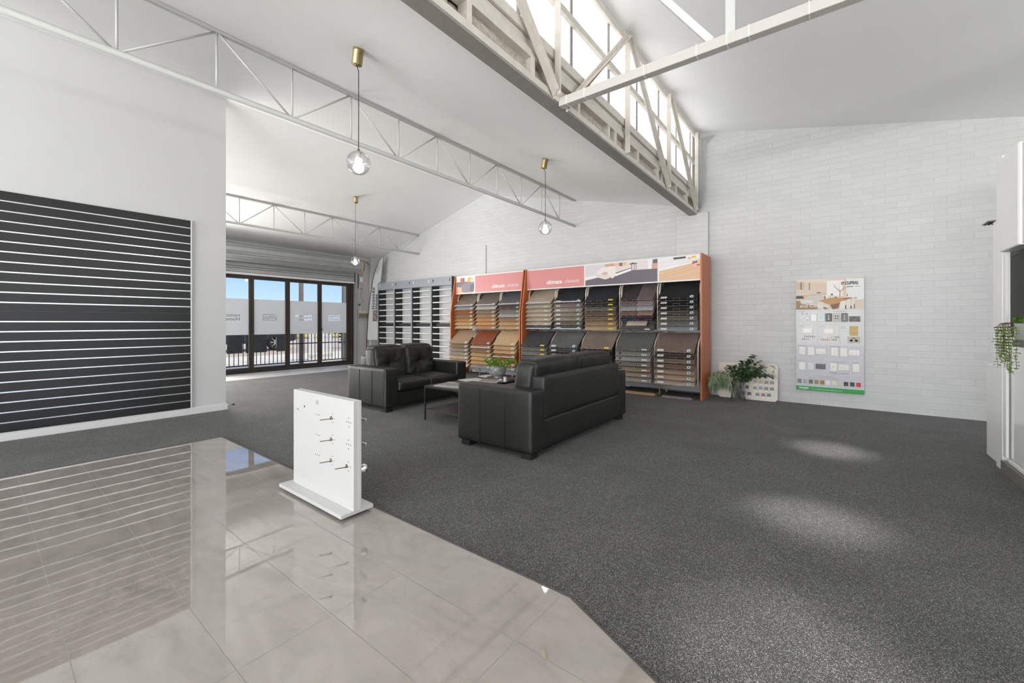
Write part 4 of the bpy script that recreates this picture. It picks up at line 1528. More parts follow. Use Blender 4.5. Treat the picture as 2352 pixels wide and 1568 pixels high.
def sample(xc, w, tier, k, kind, col, label, group, stickers=(), strip=None, seed=0, wob=0.0):
    yf, zf, dy, dz = TIERS[tier]
    L = math.hypot(dy, dz) if k == 0 else 0.34
    ang = math.atan2(dz, dy)
    z = zf - STEP * k
    th = 0.009 if kind == 'timber' else 0.013
    M = Matrix.Translation((xc, yf, z)) @ Matrix.Rotation(ang, 4, 'X')
    nm = 'timber_sample' if kind == 'timber' else 'carpet_sample'
    b = MB()
    n = 14
    g0, g1 = [], []
    for i in range(n + 1):
        u = -w / 2 + w * i / n
        r0, r1 = [], []
        for j in range(9):
            v = L * j / 8
            hgt = wob * noise.noise(Vector((i * 0.5 + seed, j * 0.35, seed * 1.7)))
            ye = 0.004 * noise.noise(Vector((i * 0.6, seed, 3))) if wob else 0
            r0.append(b.bm.verts.new(M @ Vector((u, v + ye, 0.0 + hgt))))
            r1.append(b.bm.verts.new(M @ Vector((u, v + ye, th + hgt))))
        g0.append(r0)
        g1.append(r1)
    for i in range(n):
        for j in range(8):
            b.bm.faces.new((g1[i][j], g1[i + 1][j], g1[i + 1][j + 1], g1[i][j + 1]))
            b.bm.faces.new((g0[i][j], g0[i][j + 1], g0[i + 1][j + 1], g0[i + 1][j]))
        for j in (0, 8):
            b.bm.faces.new((g0[i][j], g0[i + 1][j], g1[i + 1][j], g1[i][j]))
    for i in (0, n):
        for j in range(8):
            b.bm.faces.new((g0[i][j], g1[i][j], g1[i][j + 1], g0[i][j + 1]))
    o = b.build(nm, sample_material(kind, col))
    tag(o, label, 'timber sample' if kind == 'timber' else 'carpet sample', group)
    if kind == 'timber' and k == 0:
        s_ = MB()
        for fx in (-0.12, 0.2):
            s_.box(w * fx - 0.0008, w * fx + 0.0008, 0.01, L - 0.01, th + 0.0002, th + 0.0008, M)
        s_.build('plank_joint', M_brownwood, o)
    for s_ in stickers:
        b = MB()
        zt = th + 0.002 + wob * 0.5
        if s_[0] == 'rect':
            _, u, wd, hh, mt = s_
            b.box(u - wd / 2, u + wd / 2, 0.016, 0.016 + hh, zt - 0.002, zt, M)
            q = b.build('sticker', mt, o)
            if mt is M_whitelabel and k < 2 or kind == 'timber':
                b = MB()
                b.box(u - wd * 0.32, u + wd * 0.32, 0.016 + hh * 0.4, 0.016 + hh * 0.62, zt, zt + 0.0006, M)
                b.build('print', M_greyprint, q)
        else:
            _, u, r_, mt = s_
            b.disc(M @ Vector((u, 0.016 + r_, zt - 0.002)), M.to_3x3() @ Vector((0, 0, 1)), r_, 18, 0.002)
            q = b.build('sticker', mt, o)
            if mt is M_whitelabel:
                b = MB()
                b.disc(M @ Vector((u, 0.016 + r_ * 0.9, zt)), M.to_3x3() @ Vector((0, 0, 1)), r_ * 0.55, 14, 0.0006)
                b.build('print', M_bluelabel, q)
    if strip:
        b = MB()
        b.box(-w / 2 + 0.004, w / 2 - 0.01, -0.002, 0.034, th + 0.006, th + 0.008, M)
        b.build('price_strip', M_clearstrip, o)
    return o
CN = lambda c: None
def cname(col):
    r, g, b = col
    mx, mn = max(col), min(col)
    v = (r + g + b) / 3
    sat = (mx - mn) / max(1, mx)
    if sat < 0.14:
        return 'black' if v < 48 else 'charcoal' if v < 80 else 'grey' if v < 140 else 'pale grey'
    if b > r:
        return 'navy blue' if v < 90 else 'blue grey'
    if sat < 0.30:
        return 'dark brown' if v < 85 else 'taupe' if v < 145 else 'beige' if v < 200 else 'cream'
    if sat > 0.5:
        return 'reddish brown' if v < 95 else 'orange brown'
    return 'brown' if v < 120 else 'tan' if v < 165 else 'golden tan'
sqr = [('rect', 0.22, 0.06, 0.05, M_whitelabel)]
TL = [
 ([(128, 116, 104), (160, 160, 162), (166, 98, 56), (146, 122, 98), (184, 134, 84), (198, 162, 118), (202, 168, 128)],
  [(158, 134, 108), (142, 120, 98), (150, 136, 118), (152, 142, 130), (190, 166, 138), (186, 152, 126), (196, 158, 122)]),
 ([(116, 106, 98), (198, 194, 186), (146, 128, 106), (172, 142, 112), (196, 148, 108), (208, 158, 106), (190, 142, 106)],
  [(134, 74, 46), (176, 126, 84), (152, 116, 86), (192, 160, 118), (198, 166, 122), (200, 156, 102), (156, 150, 142)]),
 ([(92, 92, 96), (92, 82, 78), (138, 130, 124), (180, 182, 180), (162, 130, 106), (206, 168, 122), (202, 168, 128)],
  [(192, 162, 124), (198, 164, 120), (200, 164, 122), (182, 110, 66), (172, 100, 56), (184, 122, 70), (146, 140, 134)])]
baysL = ['left', 'middle', 'right']
GL = 'timber floor samples on the left rack'
GR = 'carpet samples on the long rack'
for bi, cols in enumerate(TL):
    xc = lx0 + lp * (bi + 0.5)
    for tier, cc in zip(('upper', 'lower'), cols):
        for k, col in enumerate(cc):
            lab = '%s timber sample, %s in the %s tier, %s bay of the timber rack' % (cname(col), ORD[k], tier, baysL[bi])
            stp = (tier == 'upper' and k == 0) or (tier, bi, k) in (('lower', 1, 1), ('lower', 2, 3))
            wire_shelf(LR, xc, 0.60, tier, k)
            sample(xc, 0.605, tier, k, 'timber', col, lab, GL, sqr, stp, seed=bi * 20 + k)
wl_, rd = ('rect', -0.215, 0.10, 0.042, M_whitelabel), ('round', 0.225, 0.03, M_whitelabel)
yl = [('rect', 0.205, 0.09, 0.032, M_yellowlabel)]
pl = [('rect', 0.19, 0.09, 0.026, M_whitelabel)]
bl = [('round', -0.23, 0.026, M_banner), ('rect', 0.2, 0.085, 0.026, M_whitelabel)]
LW = [wl_, rd]
TR = [
 ('carpet', [(166, 152, 134), (172, 164, 146), (178, 166, 148), (190, 172, 154), (182, 168, 150), (184, 172, 156), (70, 70, 72)], pl,
  'carpet', [(58, 58, 60), (104, 102, 98), (114, 112, 106), (88, 88, 86), (92, 92, 90), (170, 148, 128), (176, 154, 134)], yl),
 ('carpet', [(42, 43, 45), (130, 118, 110), (156, 144, 132), (146, 136, 126), (148, 138, 124), (112, 108, 96), (70, 72, 74)], LW,
  'carpet', [(82, 82, 82), (62, 63, 64), (36, 36, 38), (146, 144, 138), (120, 114, 104), (150, 140, 128), (158, 148, 138)], LW),
 ('carpet', [(42, 42, 46), (46, 47, 49), (98, 98, 94), (84, 72, 64), (102, 86, 74), (148, 124, 102), (176, 150, 122)], yl,
  'carpet', [(118, 106, 98), (36, 36, 38), (42, 42, 44), (60, 58, 58), (110, 98, 90), (140, 120, 104), (160, 140, 120)], yl),
 ('split', [((54, 48, 50), (90, 80, 80)), ((112, 98, 96), (136, 124, 124)), ((148, 152, 160), (164, 168, 174)), ((104, 78, 68), (138, 112, 102)), ((36, 44, 62), (44, 34, 48)), ((190, 172, 160), None), ((74, 76, 78), None)], [],
  'weave', [(86, 86, 82), (128, 128, 122), (148, 150, 148), (122, 116, 110), (150, 128, 110), (150, 140, 128), (158, 150, 142)], bl),
 ('carpet', [(34, 35, 36), (30, 31, 33), (38, 39, 41), (70, 66, 62), (100, 96, 88), (106, 106, 104), (134, 138, 142)], LW,
  'carpet', [(94, 80, 74), (56, 50, 46), (108, 92, 86), (92, 78, 68), (146, 124, 106), (164, 140, 124), (170, 154, 138)], LW)]
baysR = ['first', 'second', 'third', 'fourth', 'last']
for bi, (ku, cu, su, kl, cl, sl) in enumerate(TR):
    xc = rx0 + rp * (bi + 0.5)
    for tier, kind, cc, stk in (('upper', ku, cu, su), ('lower', kl, cl, sl)):
        for k, col in enumerate(cc):
            wire_shelf(RR, xc, 0.61, tier, k)
            loc = '%s in the %s tier, %s bay of the carpet rack' % (ORD[k], tier, baysR[bi])
            if kind == 'split':
                if col[1] is not None:
                    for sgn, c2, sd in ((-1, col[0], 'left'), (1, col[1], 'right')):
                        sample(xc + sgn * 0.148, 0.285, tier, k, 'carpet', c2, '%s shaggy sample, %s %s' % (cname(c2), sd, loc.replace(' of the carpet rack', ', carpet rack')), GR, seed=bi * 31 + k + sgn, wob=0.008)
                elif k == 5:
                    sample(xc - 0.0, 0.36, tier, k, 'carpet', col[0], 'cream short carpet sample, ' + loc, GR, seed=7, wob=0.006)
                else:
                    sample(xc, 0.6, tier, k, 'weave', col[0], 'charcoal woven carpet sample, ' + loc, GR, pl, seed=8, wob=0.003)
                continue
            stp = (bi < 2 and tier == 'upper' and k in (0, 6))
            word = 'woven carpet' if kind == 'weave' else 'carpet'
            kd = kind
            sample(xc, 0.62, tier, k, kd, col, '%s %s sample, %s' % (cname(col), word, loc), GR, stk, stp, seed=bi * 31 + k + (50 if tier == 'lower' else 0), wob=0.007)

# spare sample boards lying on the carpet under the rack
for nm, x0, x1, y0, y1, cols, kd, wrd in (
        ('a', -2.99, -2.385, 7.08, 7.50, [(196, 160, 116), (202, 168, 124), (190, 156, 114), (66, 64, 62)], 'timber', 'spare board in the tan stack under the fourth carpet bay'),
        ('b', -2.27, -1.78, 7.06, 7.52, [(150, 138, 132), (140, 128, 122), (60, 60, 62)], 'carpet', 'spare board in the grey stack under the last carpet bay')):
    z = 0.001
    for i, c in enumerate(cols):
        o = MB().box(x0 + 0.01 * (i % 2), x1 - 0.008 * ((i + 1) % 2), y0 + 0.006 * (i % 3), y1, z, z + 0.014).build('spare_board', sample_material('timber' if (kd == 'timber' and i < 3) else 'carpet', c), bevel=0.001, seg=1)
        pos = ['bottom', 'second lowest', 'third lowest', 'top'][i] if kd == 'timber' else ['bottom', 'middle', 'top'][i]
        tag(o, '%s %s %s' % (pos, cname(c), wrd), 'sample board', 'spare sample boards on the floor')
        z += 0.0155

# ------------------------------------------------------------------ flat printed pictures (real printed panels)
def flat_art(name, x0, x1, z0, z1, y, polys, parent, th=0.0025, base=None):
    """printed panel on the X-Z plane facing -Y; polys: (colour, [(u,v)...]) in 0..1"""
    mats = []
    b = MB()
    mats.append(plain('print_%d_%d_%d' % base, srgb(*base), 0.45, vary=0.02))
    b.mi = 0
    b.box(x0, x1, y, y + th, z0, z1)
    for i, (col, pts) in enumerate(polys):
        m = plain('print_%d_%d_%d' % col, srgb(*col), 0.45, vary=0.03)
        if m not in mats:
            mats.append(m)
        b.mi = mats.index(m)
        yy = y - 0.00012 * (i + 1)
        b.poly([(x0 + (x1 - x0) * u, yy, z0 + (z1 - z0) * v) for u, v in pts])
    return b.build(name, mats, parent, fix=False)
def R4(u0, v0, u1, v1):
    return [(u0, v0), (u1, v0), (u1, v1), (u0, v1)]
hy = 7.1485
# long rack header: pink panel, carpet room picture, timber room picture
MB().box(-5.095, -3.765, hy - 0.002, hy, 1.958, 2.343).build('pink_panel', M_pink, RRh)
text_obj('ultimate_lettering', 'ultimate', 0.118, M_face_negY(-4.62, hy - 0.003, 2.035), M_whiteprint, RRh, xs=0.96, offset=0.0018)
text_obj('choices_lettering', 'choices', 0.112, M_face_negY(-4.20, hy - 0.003, 2.037), M_whiteprint, RRh, xs=0.92, shear=0.35, offset=-0.0012, space=1.05)
flat_art('room_photo_panel', -3.735, -2.365, 1.958, 2.343, hy - 0.002, [
    ((104, 94, 104), [(0, 0), (1, 0), (1, 0.60), (0.64, 0.66), (0.0, 0.25)]),
    ((214, 208, 214), [(0, 0.25), (0.42, 0.49), (0.42, 1), (0, 1)]),
    ((236, 232, 234), [(0, 0.25), (0.22, 0.38), (0.22, 0.50), (0, 0.42)]),
    ((226, 216, 214), [(0.42, 0.60), (0.92, 0.58), (0.92, 1), (0.42, 1)]),
    ((240, 238, 238), [(0.88, 0.58), (0.94, 0.58), (0.94, 1), (0.88, 1)]),
    ((92, 86, 100), [(0.96, 0.8), (1, 0.8), (1, 1), (0.96, 1)]),
    ((208, 164, 142), [(0.93, 0.58), (1, 0.58), (1, 0.82), (0.93, 0.82)]),
    ((206, 156, 128), R4(0.30, 0.84, 0.44, 0.97)),
    ((222, 186, 172), R4(0.43, 0.83, 0.50, 0.98)),
    ((110, 104, 112), R4(0.50, 0.80, 0.55, 0.98)),
    ((224, 184, 140), R4(0.54, 0.84, 0.60, 0.99)),
    ((228, 214, 208), [(0.16, 0.40), (0.30, 0.24), (0.66, 0.62), (0.66, 0.80), (0.34, 0.85), (0.20, 0.74)]),
    ((96, 88, 96), [(0.44, 0.47), (0.66, 0.68), (0.66, 0.71), (0.44, 0.52)]),
    ((244, 240, 240), [(0.44, 0.36), (0.67, 0.58), (0.67, 0.68), (0.44, 0.47)]),
    ((236, 226, 220), [(0.17, 0.55), (0.24, 0.82), (0.36, 0.86), (0.44, 0.84), (0.45, 0.40), (0.40, 0.26), (0.36, 0.42), (0.27, 0.62), (0.22, 0.50)]),
    ((206, 178, 170), [(0.24, 0.52), (0.28, 0.62), (0.33, 0.60), (0.34, 0.50), (0.29, 0.44)]),
    ((70, 64, 70), R4(0.295, 0.15, 0.302, 0.24)),
    ((52, 44, 48), R4(0.64, 0.86, 0.74, 0.90)), ((52, 44, 48), R4(0.665, 0.58, 0.673, 0.88)), ((52, 44, 48), R4(0.70, 0.58, 0.706, 0.88)), ((52, 44, 48), R4(0.725, 0.60, 0.731, 0.88)),
    ((176, 84, 60), R4(0.665, 0.90, 0.70, 0.94))], RRh, base=(112, 100, 110))
flat_art('floor_photo_panel', -2.335, -1.678, 1.958, 2.343, hy - 0.002, [
    ((234, 232, 232), [(0, 0.5), (1, 0.83), (1, 1), (0, 1)]),
    ((200, 176, 168), [(0, 0.43), (1, 0.72), (1, 0.73), (0, 0.45)]),
    ((246, 244, 244), [(0, 0.45), (1, 0.74), (1, 0.80), (0, 0.52)]),
    ((196, 186, 184), [(0, 0.78), (0.8, 0.93), (0.8, 0.94), (0, 0.79)]),
    ((72, 66, 68), [(0.36, 0.90), (0.66, 0.92), (0.66, 1.0), (0.36, 0.99)]),
    ((198, 158, 122), [(0.0, 0.1), (1, 0.5), (1, 0.51), (0, 0.115)]), ((198, 158, 122), [(0.0, 0.24), (1, 0.60), (1, 0.61), (0, 0.255)]), ((198, 158, 122), [(0.3, 0.02), (1, 0.28), (1, 0.29), (0.3, 0.035)]),
    ((236, 188, 60), R4(0.80, 0.90, 0.90, 0.985)), ((236, 176, 74), R4(0.72, 0.86, 0.78, 0.93)),
    ((206, 60, 54), [(0.80, 0.66), (0.84, 0.78), (0.89, 0.74), (0.86, 0.64)]), ((58, 92, 150), [(0.86, 0.74), (0.93, 0.78), (0.95, 0.7), (0.89, 0.68)]),
    ((238, 200, 70), [(0.93, 0.7), (1.0, 0.72), (1.0, 0.8), (0.94, 0.8)]), ((226, 190, 176), [(0.82, 0.54), (1.0, 0.50), (1.0, 0.68), (0.84, 0.66)]), ((186, 70, 66), R4(0.92, 0.56, 0.99, 0.62))],
    RRh, base=(222, 184, 148))
# timber rack header
MB().box(-6.60, -5.20, hy - 0.002, hy, 1.958, 2.343).build('pink_panel', M_pink, LRh)
text_obj('ultimate_lettering', 'ultimate', 0.118, M_face_negY(-6.08, hy - 0.003, 2.035), M_whiteprint, LRh, xs=0.96, offset=0.0018)
text_obj('choices_lettering', 'choices', 0.112, M_face_negY(-5.66, hy - 0.003, 2.037), M_whiteprint, LRh, xs=0.92, shear=0.35, offset=-0.0012, space=1.05)
flat_art('lounge_photo_panel', -7.205, -6.63, 1.958, 2.343, hy - 0.002, [
    ((222, 176, 146), [(0, 0), (1, 0), (1, 0.5), (0, 0.45)]),
    ((120, 112, 118), [(0, 0.40), (0, 0.70), (0.95, 0.72), (1, 0.6), (1, 0.5), (0.3, 0.36)]),
    ((138, 130, 138), [(0.30, 0.10), (0.44, 0.02), (0.95, 0.06), (1, 0.15), (1, 0.58), (0.8, 0.68), (0.55, 0.66), (0.28, 0.50)]),
    ((112, 104, 112), [(0.76, 0.04), (0.95, 0.08), (1.0, 0.15), (1, 0.55), (0.78, 0.46)]),
    ((216, 96, 104), [(0.20, 0.72), (0.38, 0.70), (0.40, 0.94), (0.22, 0.94)]),
    ((96, 90, 96), [(0.38, 0.70), (0.46, 0.72), (0.46, 0.92), (0.40, 0.94)]),
    ((228, 226, 224), [(0.48, 0.70), (0.64, 0.70), (0.64, 0.92), (0.50, 0.93)]),
    ((236, 176, 76), [(0.58, 0.68), (0.78, 0.66), (0.86, 0.93), (0.68, 0.95)]),
    ((206, 204, 206), [(0.80, 0.64), (0.96, 0.62), (0.99, 0.9), (0.86, 0.94)]),
    ((240, 206, 90), [(0.0, 0.78), (0.07, 0.74), (0.06, 0.9), (0.0, 0.9)])], LRh, base=(228, 224, 222))

# ================================================================== SWITCH DISPLAY POSTER BOARD
ps = thing('poster_board', 'tall display board of switches and sockets hanging on the white brick wall', 'display board', (-0.035, 7.84, 0.2))
PY0 = 7.806
MB().box(-0.437, 0.37, PY0, PY0 + 0.034, 0.215, 1.916).build('backing', M_board, ps)
MB().box(-0.435, 0.368, PY0 - 0.001, PY0, 0.29, 0.918).build('grey_lower_field', plain('print_soft_grey', srgb(196, 196, 202), 0.4), ps)
MB().box(-0.437, 0.37, PY0 - 0.0016, PY0, 0.215, 0.279).build('green_band', plain('print_green', srgb(10, 148, 60), 0.4), ps)
flat_art('kitchen_photo', -0.437, 0.37, 1.452, 1.916, PY0 - 0.0015, [
    ((150, 118, 80), [(0, 0), (0.5, 0), (0.35, 0.2), (0.0, 0.3)]),
    ((206, 198, 188), [(0.08, 0.18), (0.40, 0.10), (0.40, 0.52), (0.08, 0.42)]),
    ((196, 170, 146), [(0.03, 0.40), (0.46, 0.50), (0.46, 0.53), (0.03, 0.44)]),
    ((226, 208, 192), [(0, 0.93), (0.47, 0.86), (0.47, 0.98), (0, 1)]),
    ((204, 178, 158), [(0.01, 0.66), (0.13, 0.66), (0.13, 0.90), (0.01, 0.91)]), ((84, 66, 56), R4(0.07, 0.66, 0.085, 0.91)),
    ((216, 196, 176), [(0.21, 0.66), (0.45, 0.64), (0.45, 0.86), (0.21, 0.88)]), ((120, 104, 92), R4(0.20, 0.64, 0.215, 0.88)),
    ((238, 236, 230), R4(0.47, 0.42, 0.72, 0.92)), ((222, 196, 172), R4(0.70, 0.40, 0.75, 0.78)),
    ((228, 228, 226), R4(0.75, 0.30, 1.0, 0.95)), ((210, 196, 178), [(0.85, 0.0), (1, 0.0), (1, 0.24), (0.86, 0.26)]),
    ((60, 52, 46), R4(0.0, 0.36, 0.12, 0.46)), ((236, 160, 60), [(0.10, 0.42), (0.16, 0.42), (0.15, 0.47), (0.11, 0.47)]),
    ((70, 62, 56), R4(0.32, 0.53, 0.38, 0.56)), ((120, 92, 70), R4(0.43, 0.32, 0.46, 0.42)), ((226, 222, 214), R4(0.45, 0.32, 0.54, 0.46)), ((110, 84, 66), R4(0.53, 0.44, 0.56, 0.50)),
    ((186, 136, 90), [(0.35, 0.28), (0.50, 0.36), (0.90, 0.36), (0.90, 0.33), (0.66, 0.20), (0.52, 0.14)]),
    ((120, 80, 50), [(0.52, 0.14), (0.66, 0.20), (0.64, 0.03), (0.58, 0.0), (0.55, 0.0)]),
    ((222, 214, 204), [(0.33, 0.02), (0.42, 0.0), (0.42, 0.22), (0.34, 0.26)]), ((228, 222, 214), [(0.66, 0.0), (0.74, 0.02), (0.75, 0.28), (0.67, 0.24)]), ((222, 216, 208), [(0.75, 0.04), (0.81, 0.06), (0.82, 0.32), (0.76, 0.30)]), ((216, 210, 202), [(0.82, 0.08), (0.87, 0.10), (0.87, 0.36), (0.83, 0.34)]),
    ((64, 52, 44), R4(0.735, 0.0, 0.75, 0.12)), ((64, 52, 44), R4(0.81, 0.0, 0.825, 0.10)), ((64, 52, 44), R4(0.86, 0.0, 0.87, 0.16)),
    ((40, 36, 34), [(0.58, 0.36), (0.62, 0.36), (0.60, 0.40)]), ((40, 36, 34), [(0.70, 0.31), (0.80, 0.34), (0.80, 0.36), (0.72, 0.33)]), ((110, 140, 70), R4(0.515, 0.33, 0.525, 0.42)), ((60, 84, 50), R4(0.76, 0.40, 0.77, 0.48)),
    ((130, 108, 96), [(0.655, 0.40), (0.665, 0.40), (0.668, 0.56), (0.78, 0.72), (0.66, 0.58), (0.59, 0.72), (0.585, 0.80), (0.58, 0.72), (0.655, 0.56)]),
    ((130, 108, 96), [(0.66, 0.52), (0.65, 0.84), (0.655, 0.52)]), ((130, 108, 96), [(0.60, 0.70), (0.52, 0.90), (0.605, 0.68)]), ((130, 108, 96), [(0.70, 0.62), (0.73, 0.80), (0.705, 0.62)])],
    ps, th=0.001, base=(214, 200, 184))
def ptext(s_, x, z, h, mat, xs=1.0, shear=0.0, off=0.0, nm='lettering', y=PY0 - 0.0070):
    text_obj(nm, s_, h, M_face_negY(x, y, z), mat, ps, xs=xs, shear=shear, offset=off, extrude=0.0003)
b = MB()
b.poly([(0.108, PY0 - 0.007, 1.812), (0.122, PY0 - 0.007, 1.812), (0.130, PY0 - 0.007, 1.856), (0.116, PY0 - 0.007, 1.856)])
b.build('logo_bar', plain('print_red', srgb(206, 40, 46), 0.4), ps, fix=False)
b = MB()
b.poly([(0.127, PY0 - 0.007, 1.812), (0.137, PY0 - 0.007, 1.812), (0.145, PY0 - 0.007, 1.856), (0.135, PY0 - 0.007, 1.856)])
b.build('logo_bar', plain('print_navy', srgb(36, 40, 96), 0.4), ps, fix=False)
ptext('CLIPSAL', 0.148, 1.812, 0.060, M_blackprint, 0.74, 0.22, 0.0018)
ptext('by', 0.150, 1.772, 0.020, plain('print_green', (0, 0, 0)), 1.0)
ptext('Schneider', 0.178, 1.772, 0.020, M_blackprint, 0.9, 0, 0.0004)
ptext('Electric', 0.272, 1.772, 0.020, M_greyprint, 0.9)
ptext('Styles', -0.390, 1.556, 0.070, M_whiteprint, 0.98, 0, 0.0014)
ptext('and Colours', -0.390, 1.484, 0.068, M_whiteprint, 1.02, 0, 0.0002)
yt = PY0 - 0.0018
for s_, x, z, h in (('SATURN', -0.403, 1.413, 0.019), ('SATURN HORIZON', 0.018, 1.408, 0.019), ('MODENA', -0.405, 1.186, 0.018), ('STRATO', -0.146, 1.186, 0.018), ('METAL', 0.112, 1.184, 0.018), ('PLATE', 0.112, 1.164, 0.018),
                    ('2000 SERIES', -0.408, 0.888, 0.019), ('CLASSIC SERIES', -0.018, 0.886, 0.019), ('Iconic', -0.410, 0.660, 0.019), ('USB CHARGER OUTLET', -0.020, 0.660, 0.018), ('PRESTIGE', 0.238, 0.660, 0.018),
                    ('Mix and match colours.', -0.141, 0.430, 0.021), ('Choose the colour and finish to suit any room of your home.', -0.279, 0.404, 0.0175)):
    ptext(s_, x, z, h, M_greyprint, 0.95 if len(s_) < 40 else 0.86, y=yt)
ptext('Schneider', -0.398, 0.240, 0.036, M_whiteprint, 0.86, 0, 0.001, y=PY0 - 0.003)
ptext('Electric', -0.345, 0.226, 0.014, M_whiteprint, 1.0, y=PY0 - 0.003)
ptext('The Clipsal brand is part of Schneider Electric.', -0.202, 0.238, 0.019, M_whiteprint, 0.92, y=PY0 - 0.003)
MB().box(-0.233, -0.2305, PY0 - 0.003, PY0 - 0.0015, 0.226, 0.268).build('divider', M_whiteprint, ps)
M_line = plain('print_pale_line', srgb(168, 170, 172), 0.4)
M_line2 = plain('print_white_line', srgb(226, 226, 228), 0.4)
for k, (x0, z0, x1, z1) in enumerate([(-0.416, 1.229, 0.347, 1.440), (-0.419, 0.940, -0.172, 1.217), (-0.161, 0.940, 0.088, 1.217), (0.098, 0.940, 0.345, 1.217), (-0.423, 0.705, -0.044, 0.912), (-0.032, 0.705, 0.344, 0.912), (-0.427, 0.480, -0.045, 0.691), (-0.035, 0.480, 0.215, 0.689), (0.223, 0.480, 0.342, 0.689)]):
    b = MB()
    t_ = 0.0016
    yy = (PY0 - 0.0022, PY0 - 0.001)
    b.box(x0, x1, *yy, z0, z0 + t_)
    b.box(x0, x1, *yy, z1 - t_, z1)
    b.box(x0, x0 + t_, *yy, z0, z1)
    b.box(x1 - t_, x1, *yy, z0, z1)
    b.build('section_outline', M_line if k < 4 else M_line2, ps)
def plate(x0, z0, x1, z1, col, marks, mc=(236, 234, 230), nm='switch_plate'):
    o = MB().box(x0, x1, PY0 - 0.011, PY0 - 0.001, z0, z1).build(nm, plain('plate_%d_%d_%d' % col, srgb(*col), 0.35, vary=0.02), ps, bevel=0.003, seg=2)
    w, h = x1 - x0, z1 - z0
    for m_ in marks:
        b = MB()
        if m_[0] == 'o':
            _, u, v, r_ = m_
            b.lathe([(0, 0), (r_, 0), (r_ * 0.85, 0.004), (0, 0.005)], (x0 + w * u, PY0 - 0.011, z0 + h * v), 14, Matrix.Rotation(R(90), 4, 'X'))
            b.build('switch_button', plain('plate_%d_%d_%d' % mc, srgb(*mc), 0.3), o)
        else:
            _, u, v, a, c_ = m_
            b.box(x0 + w * u - a, x0 + w * u + a, PY0 - 0.0125, PY0 - 0.011, z0 + h * v - c_, z0 + h * v + c_)
            b.build('switch_button' if a > 0.008 else 'socket_slot', plain('plate_%d_%d_%d' % mc, srgb(*mc), 0.3) if a > 0.008 else M_greyprint, o, bevel=0.0004, seg=1)
W_ = (232, 228, 222)
sk3 = lambda u: [('r', u - 0.05, 0.38, 0.0016, 0.004), ('r', u + 0.05, 0.38, 0.0016, 0.004), ('r', u, 0.22, 0.0016, 0.004), ('r', u, 0.74, 0.010, 0.004)]
plate(-0.390, 1.269, -0.269, 1.343, (222, 222, 220), [('o', 0.4, 0.72, 0.009), ('o', 0.56, 0.72, 0.009), ('o', 0.2, 0.34, 0.013), ('o', 0.8, 0.34, 0.013)], nm='socket_plate')
plate(-0.254, 1.269, -0.177, 1.383, (226, 224, 220), [('r', 0.5, 0.5, 0.024, 0.040), ('o', 0.5, 0.5, 0.004)])
plate(-0.166, 1.268, -0.088, 1.392, (204, 220, 220), [('o', 0.48, 0.66, 0.009), ('o', 0.48, 0.38, 0.009)])
plate(-0.074, 1.268, 0.004, 1.390, (44, 42, 36), [('o', 0.48, 0.74, 0.010), ('o', 0.48, 0.52, 0.010), ('o', 0.48, 0.30, 0.010)])
plate(0.018, 1.266, 0.098, 1.389, (184, 176, 168), [('o', 0.33, 0.66, 0.008), ('o', 0.67, 0.66, 0.008), ('o', 0.33, 0.38, 0.008), ('o', 0.67, 0.38, 0.008)], mc=(70, 66, 62))
plate(0.111, 1.265, 0.189, 1.390, (82, 78, 80), [('o', 0.48, 0.74, 0.009), ('o', 0.48, 0.52, 0.009), ('o', 0.48, 0.30, 0.009)])
plate(0.203, 1.265, 0.325, 1.344, (70, 60, 54), [('o', 0.35, 0.72, 0.010), ('o', 0.55, 0.76, 0.010), ('o', 0.22, 0.38, 0.014), ('o', 0.78, 0.38, 0.014)], mc=(110, 112, 106), nm='socket_plate')
for u in (-0.356, -0.302):
    b = MB()
    b.disc((u, PY0 - 0.004, 1.388), (0, -1, 0), 0.009, 14, 0.004)
    b.build('loose_button', plain('print_blue_grey', srgb(120, 132, 148), 0.3), ps)
plate(-0.362, 1.085, -0.228, 1.174, (230, 224, 216), [('r', 0.5, 0.48, 0.040, 0.026)])
plate(-0.101, 1.080, 0.030, 1.168, (230, 224, 216), [('r', 0.3, 0.48, 0.014, 0.022), ('r', 0.52, 0.48, 0.014, 0.022), ('r', 0.74, 0.48, 0.014, 0.022)])
plate(0.209, 1.063, 0.299, 1.198, (182, 148, 54), [('o', 0.5, 0.5, 0.012), ('o', 0.4, 0.82, 0.002), ('o', 0.5, 0.2, 0.002)])
plate(0.186, 0.958, 0.322, 1.046, (176, 166, 148), [('o', 0.30, 0.38, 0.017), ('o', 0.70, 0.38, 0.017), ('r', 0.5, 0.72, 0.018, 0.008)], mc=(30, 30, 28), nm='socket_plate')
def chip(x, z, w, h, col, inner=True):
    o = MB().box(x - w / 2, x + w / 2, PY0 - 0.004, PY0 - 0.001, z - h / 2, z + h / 2).build('colour_chip', plain('chip_%d_%d_%d' % col, srgb(*col), 0.35), ps)
    if inner:
        MB().box(x - w * 0.27, x + w * 0.27, PY0 - 0.005, PY0 - 0.004, z - h * 0.24, z + h * 0.24).build('chip_centre', M_whiteprint, o)
for i, c in enumerate([(206, 208, 206), (40, 42, 46), (54, 58, 84), (104, 40, 44)]):
    chip(-0.367 + 0.0475 * i, 1.040, 0.036, 0.022, c)
for i, c in enumerate([(112, 60, 56), (140, 104, 100), (186, 188, 188)]):
    chip(-0.344 + 0.0475 * i, 0.999, 0.036, 0.022, c)
for i, c in enumerate([(178, 176, 176), (216, 216, 212), (204, 180, 162), (158, 144, 138), (30, 30, 30)]):
    chip(-0.130 + 0.0485 * i, 1.035, 0.038, 0.022, c)
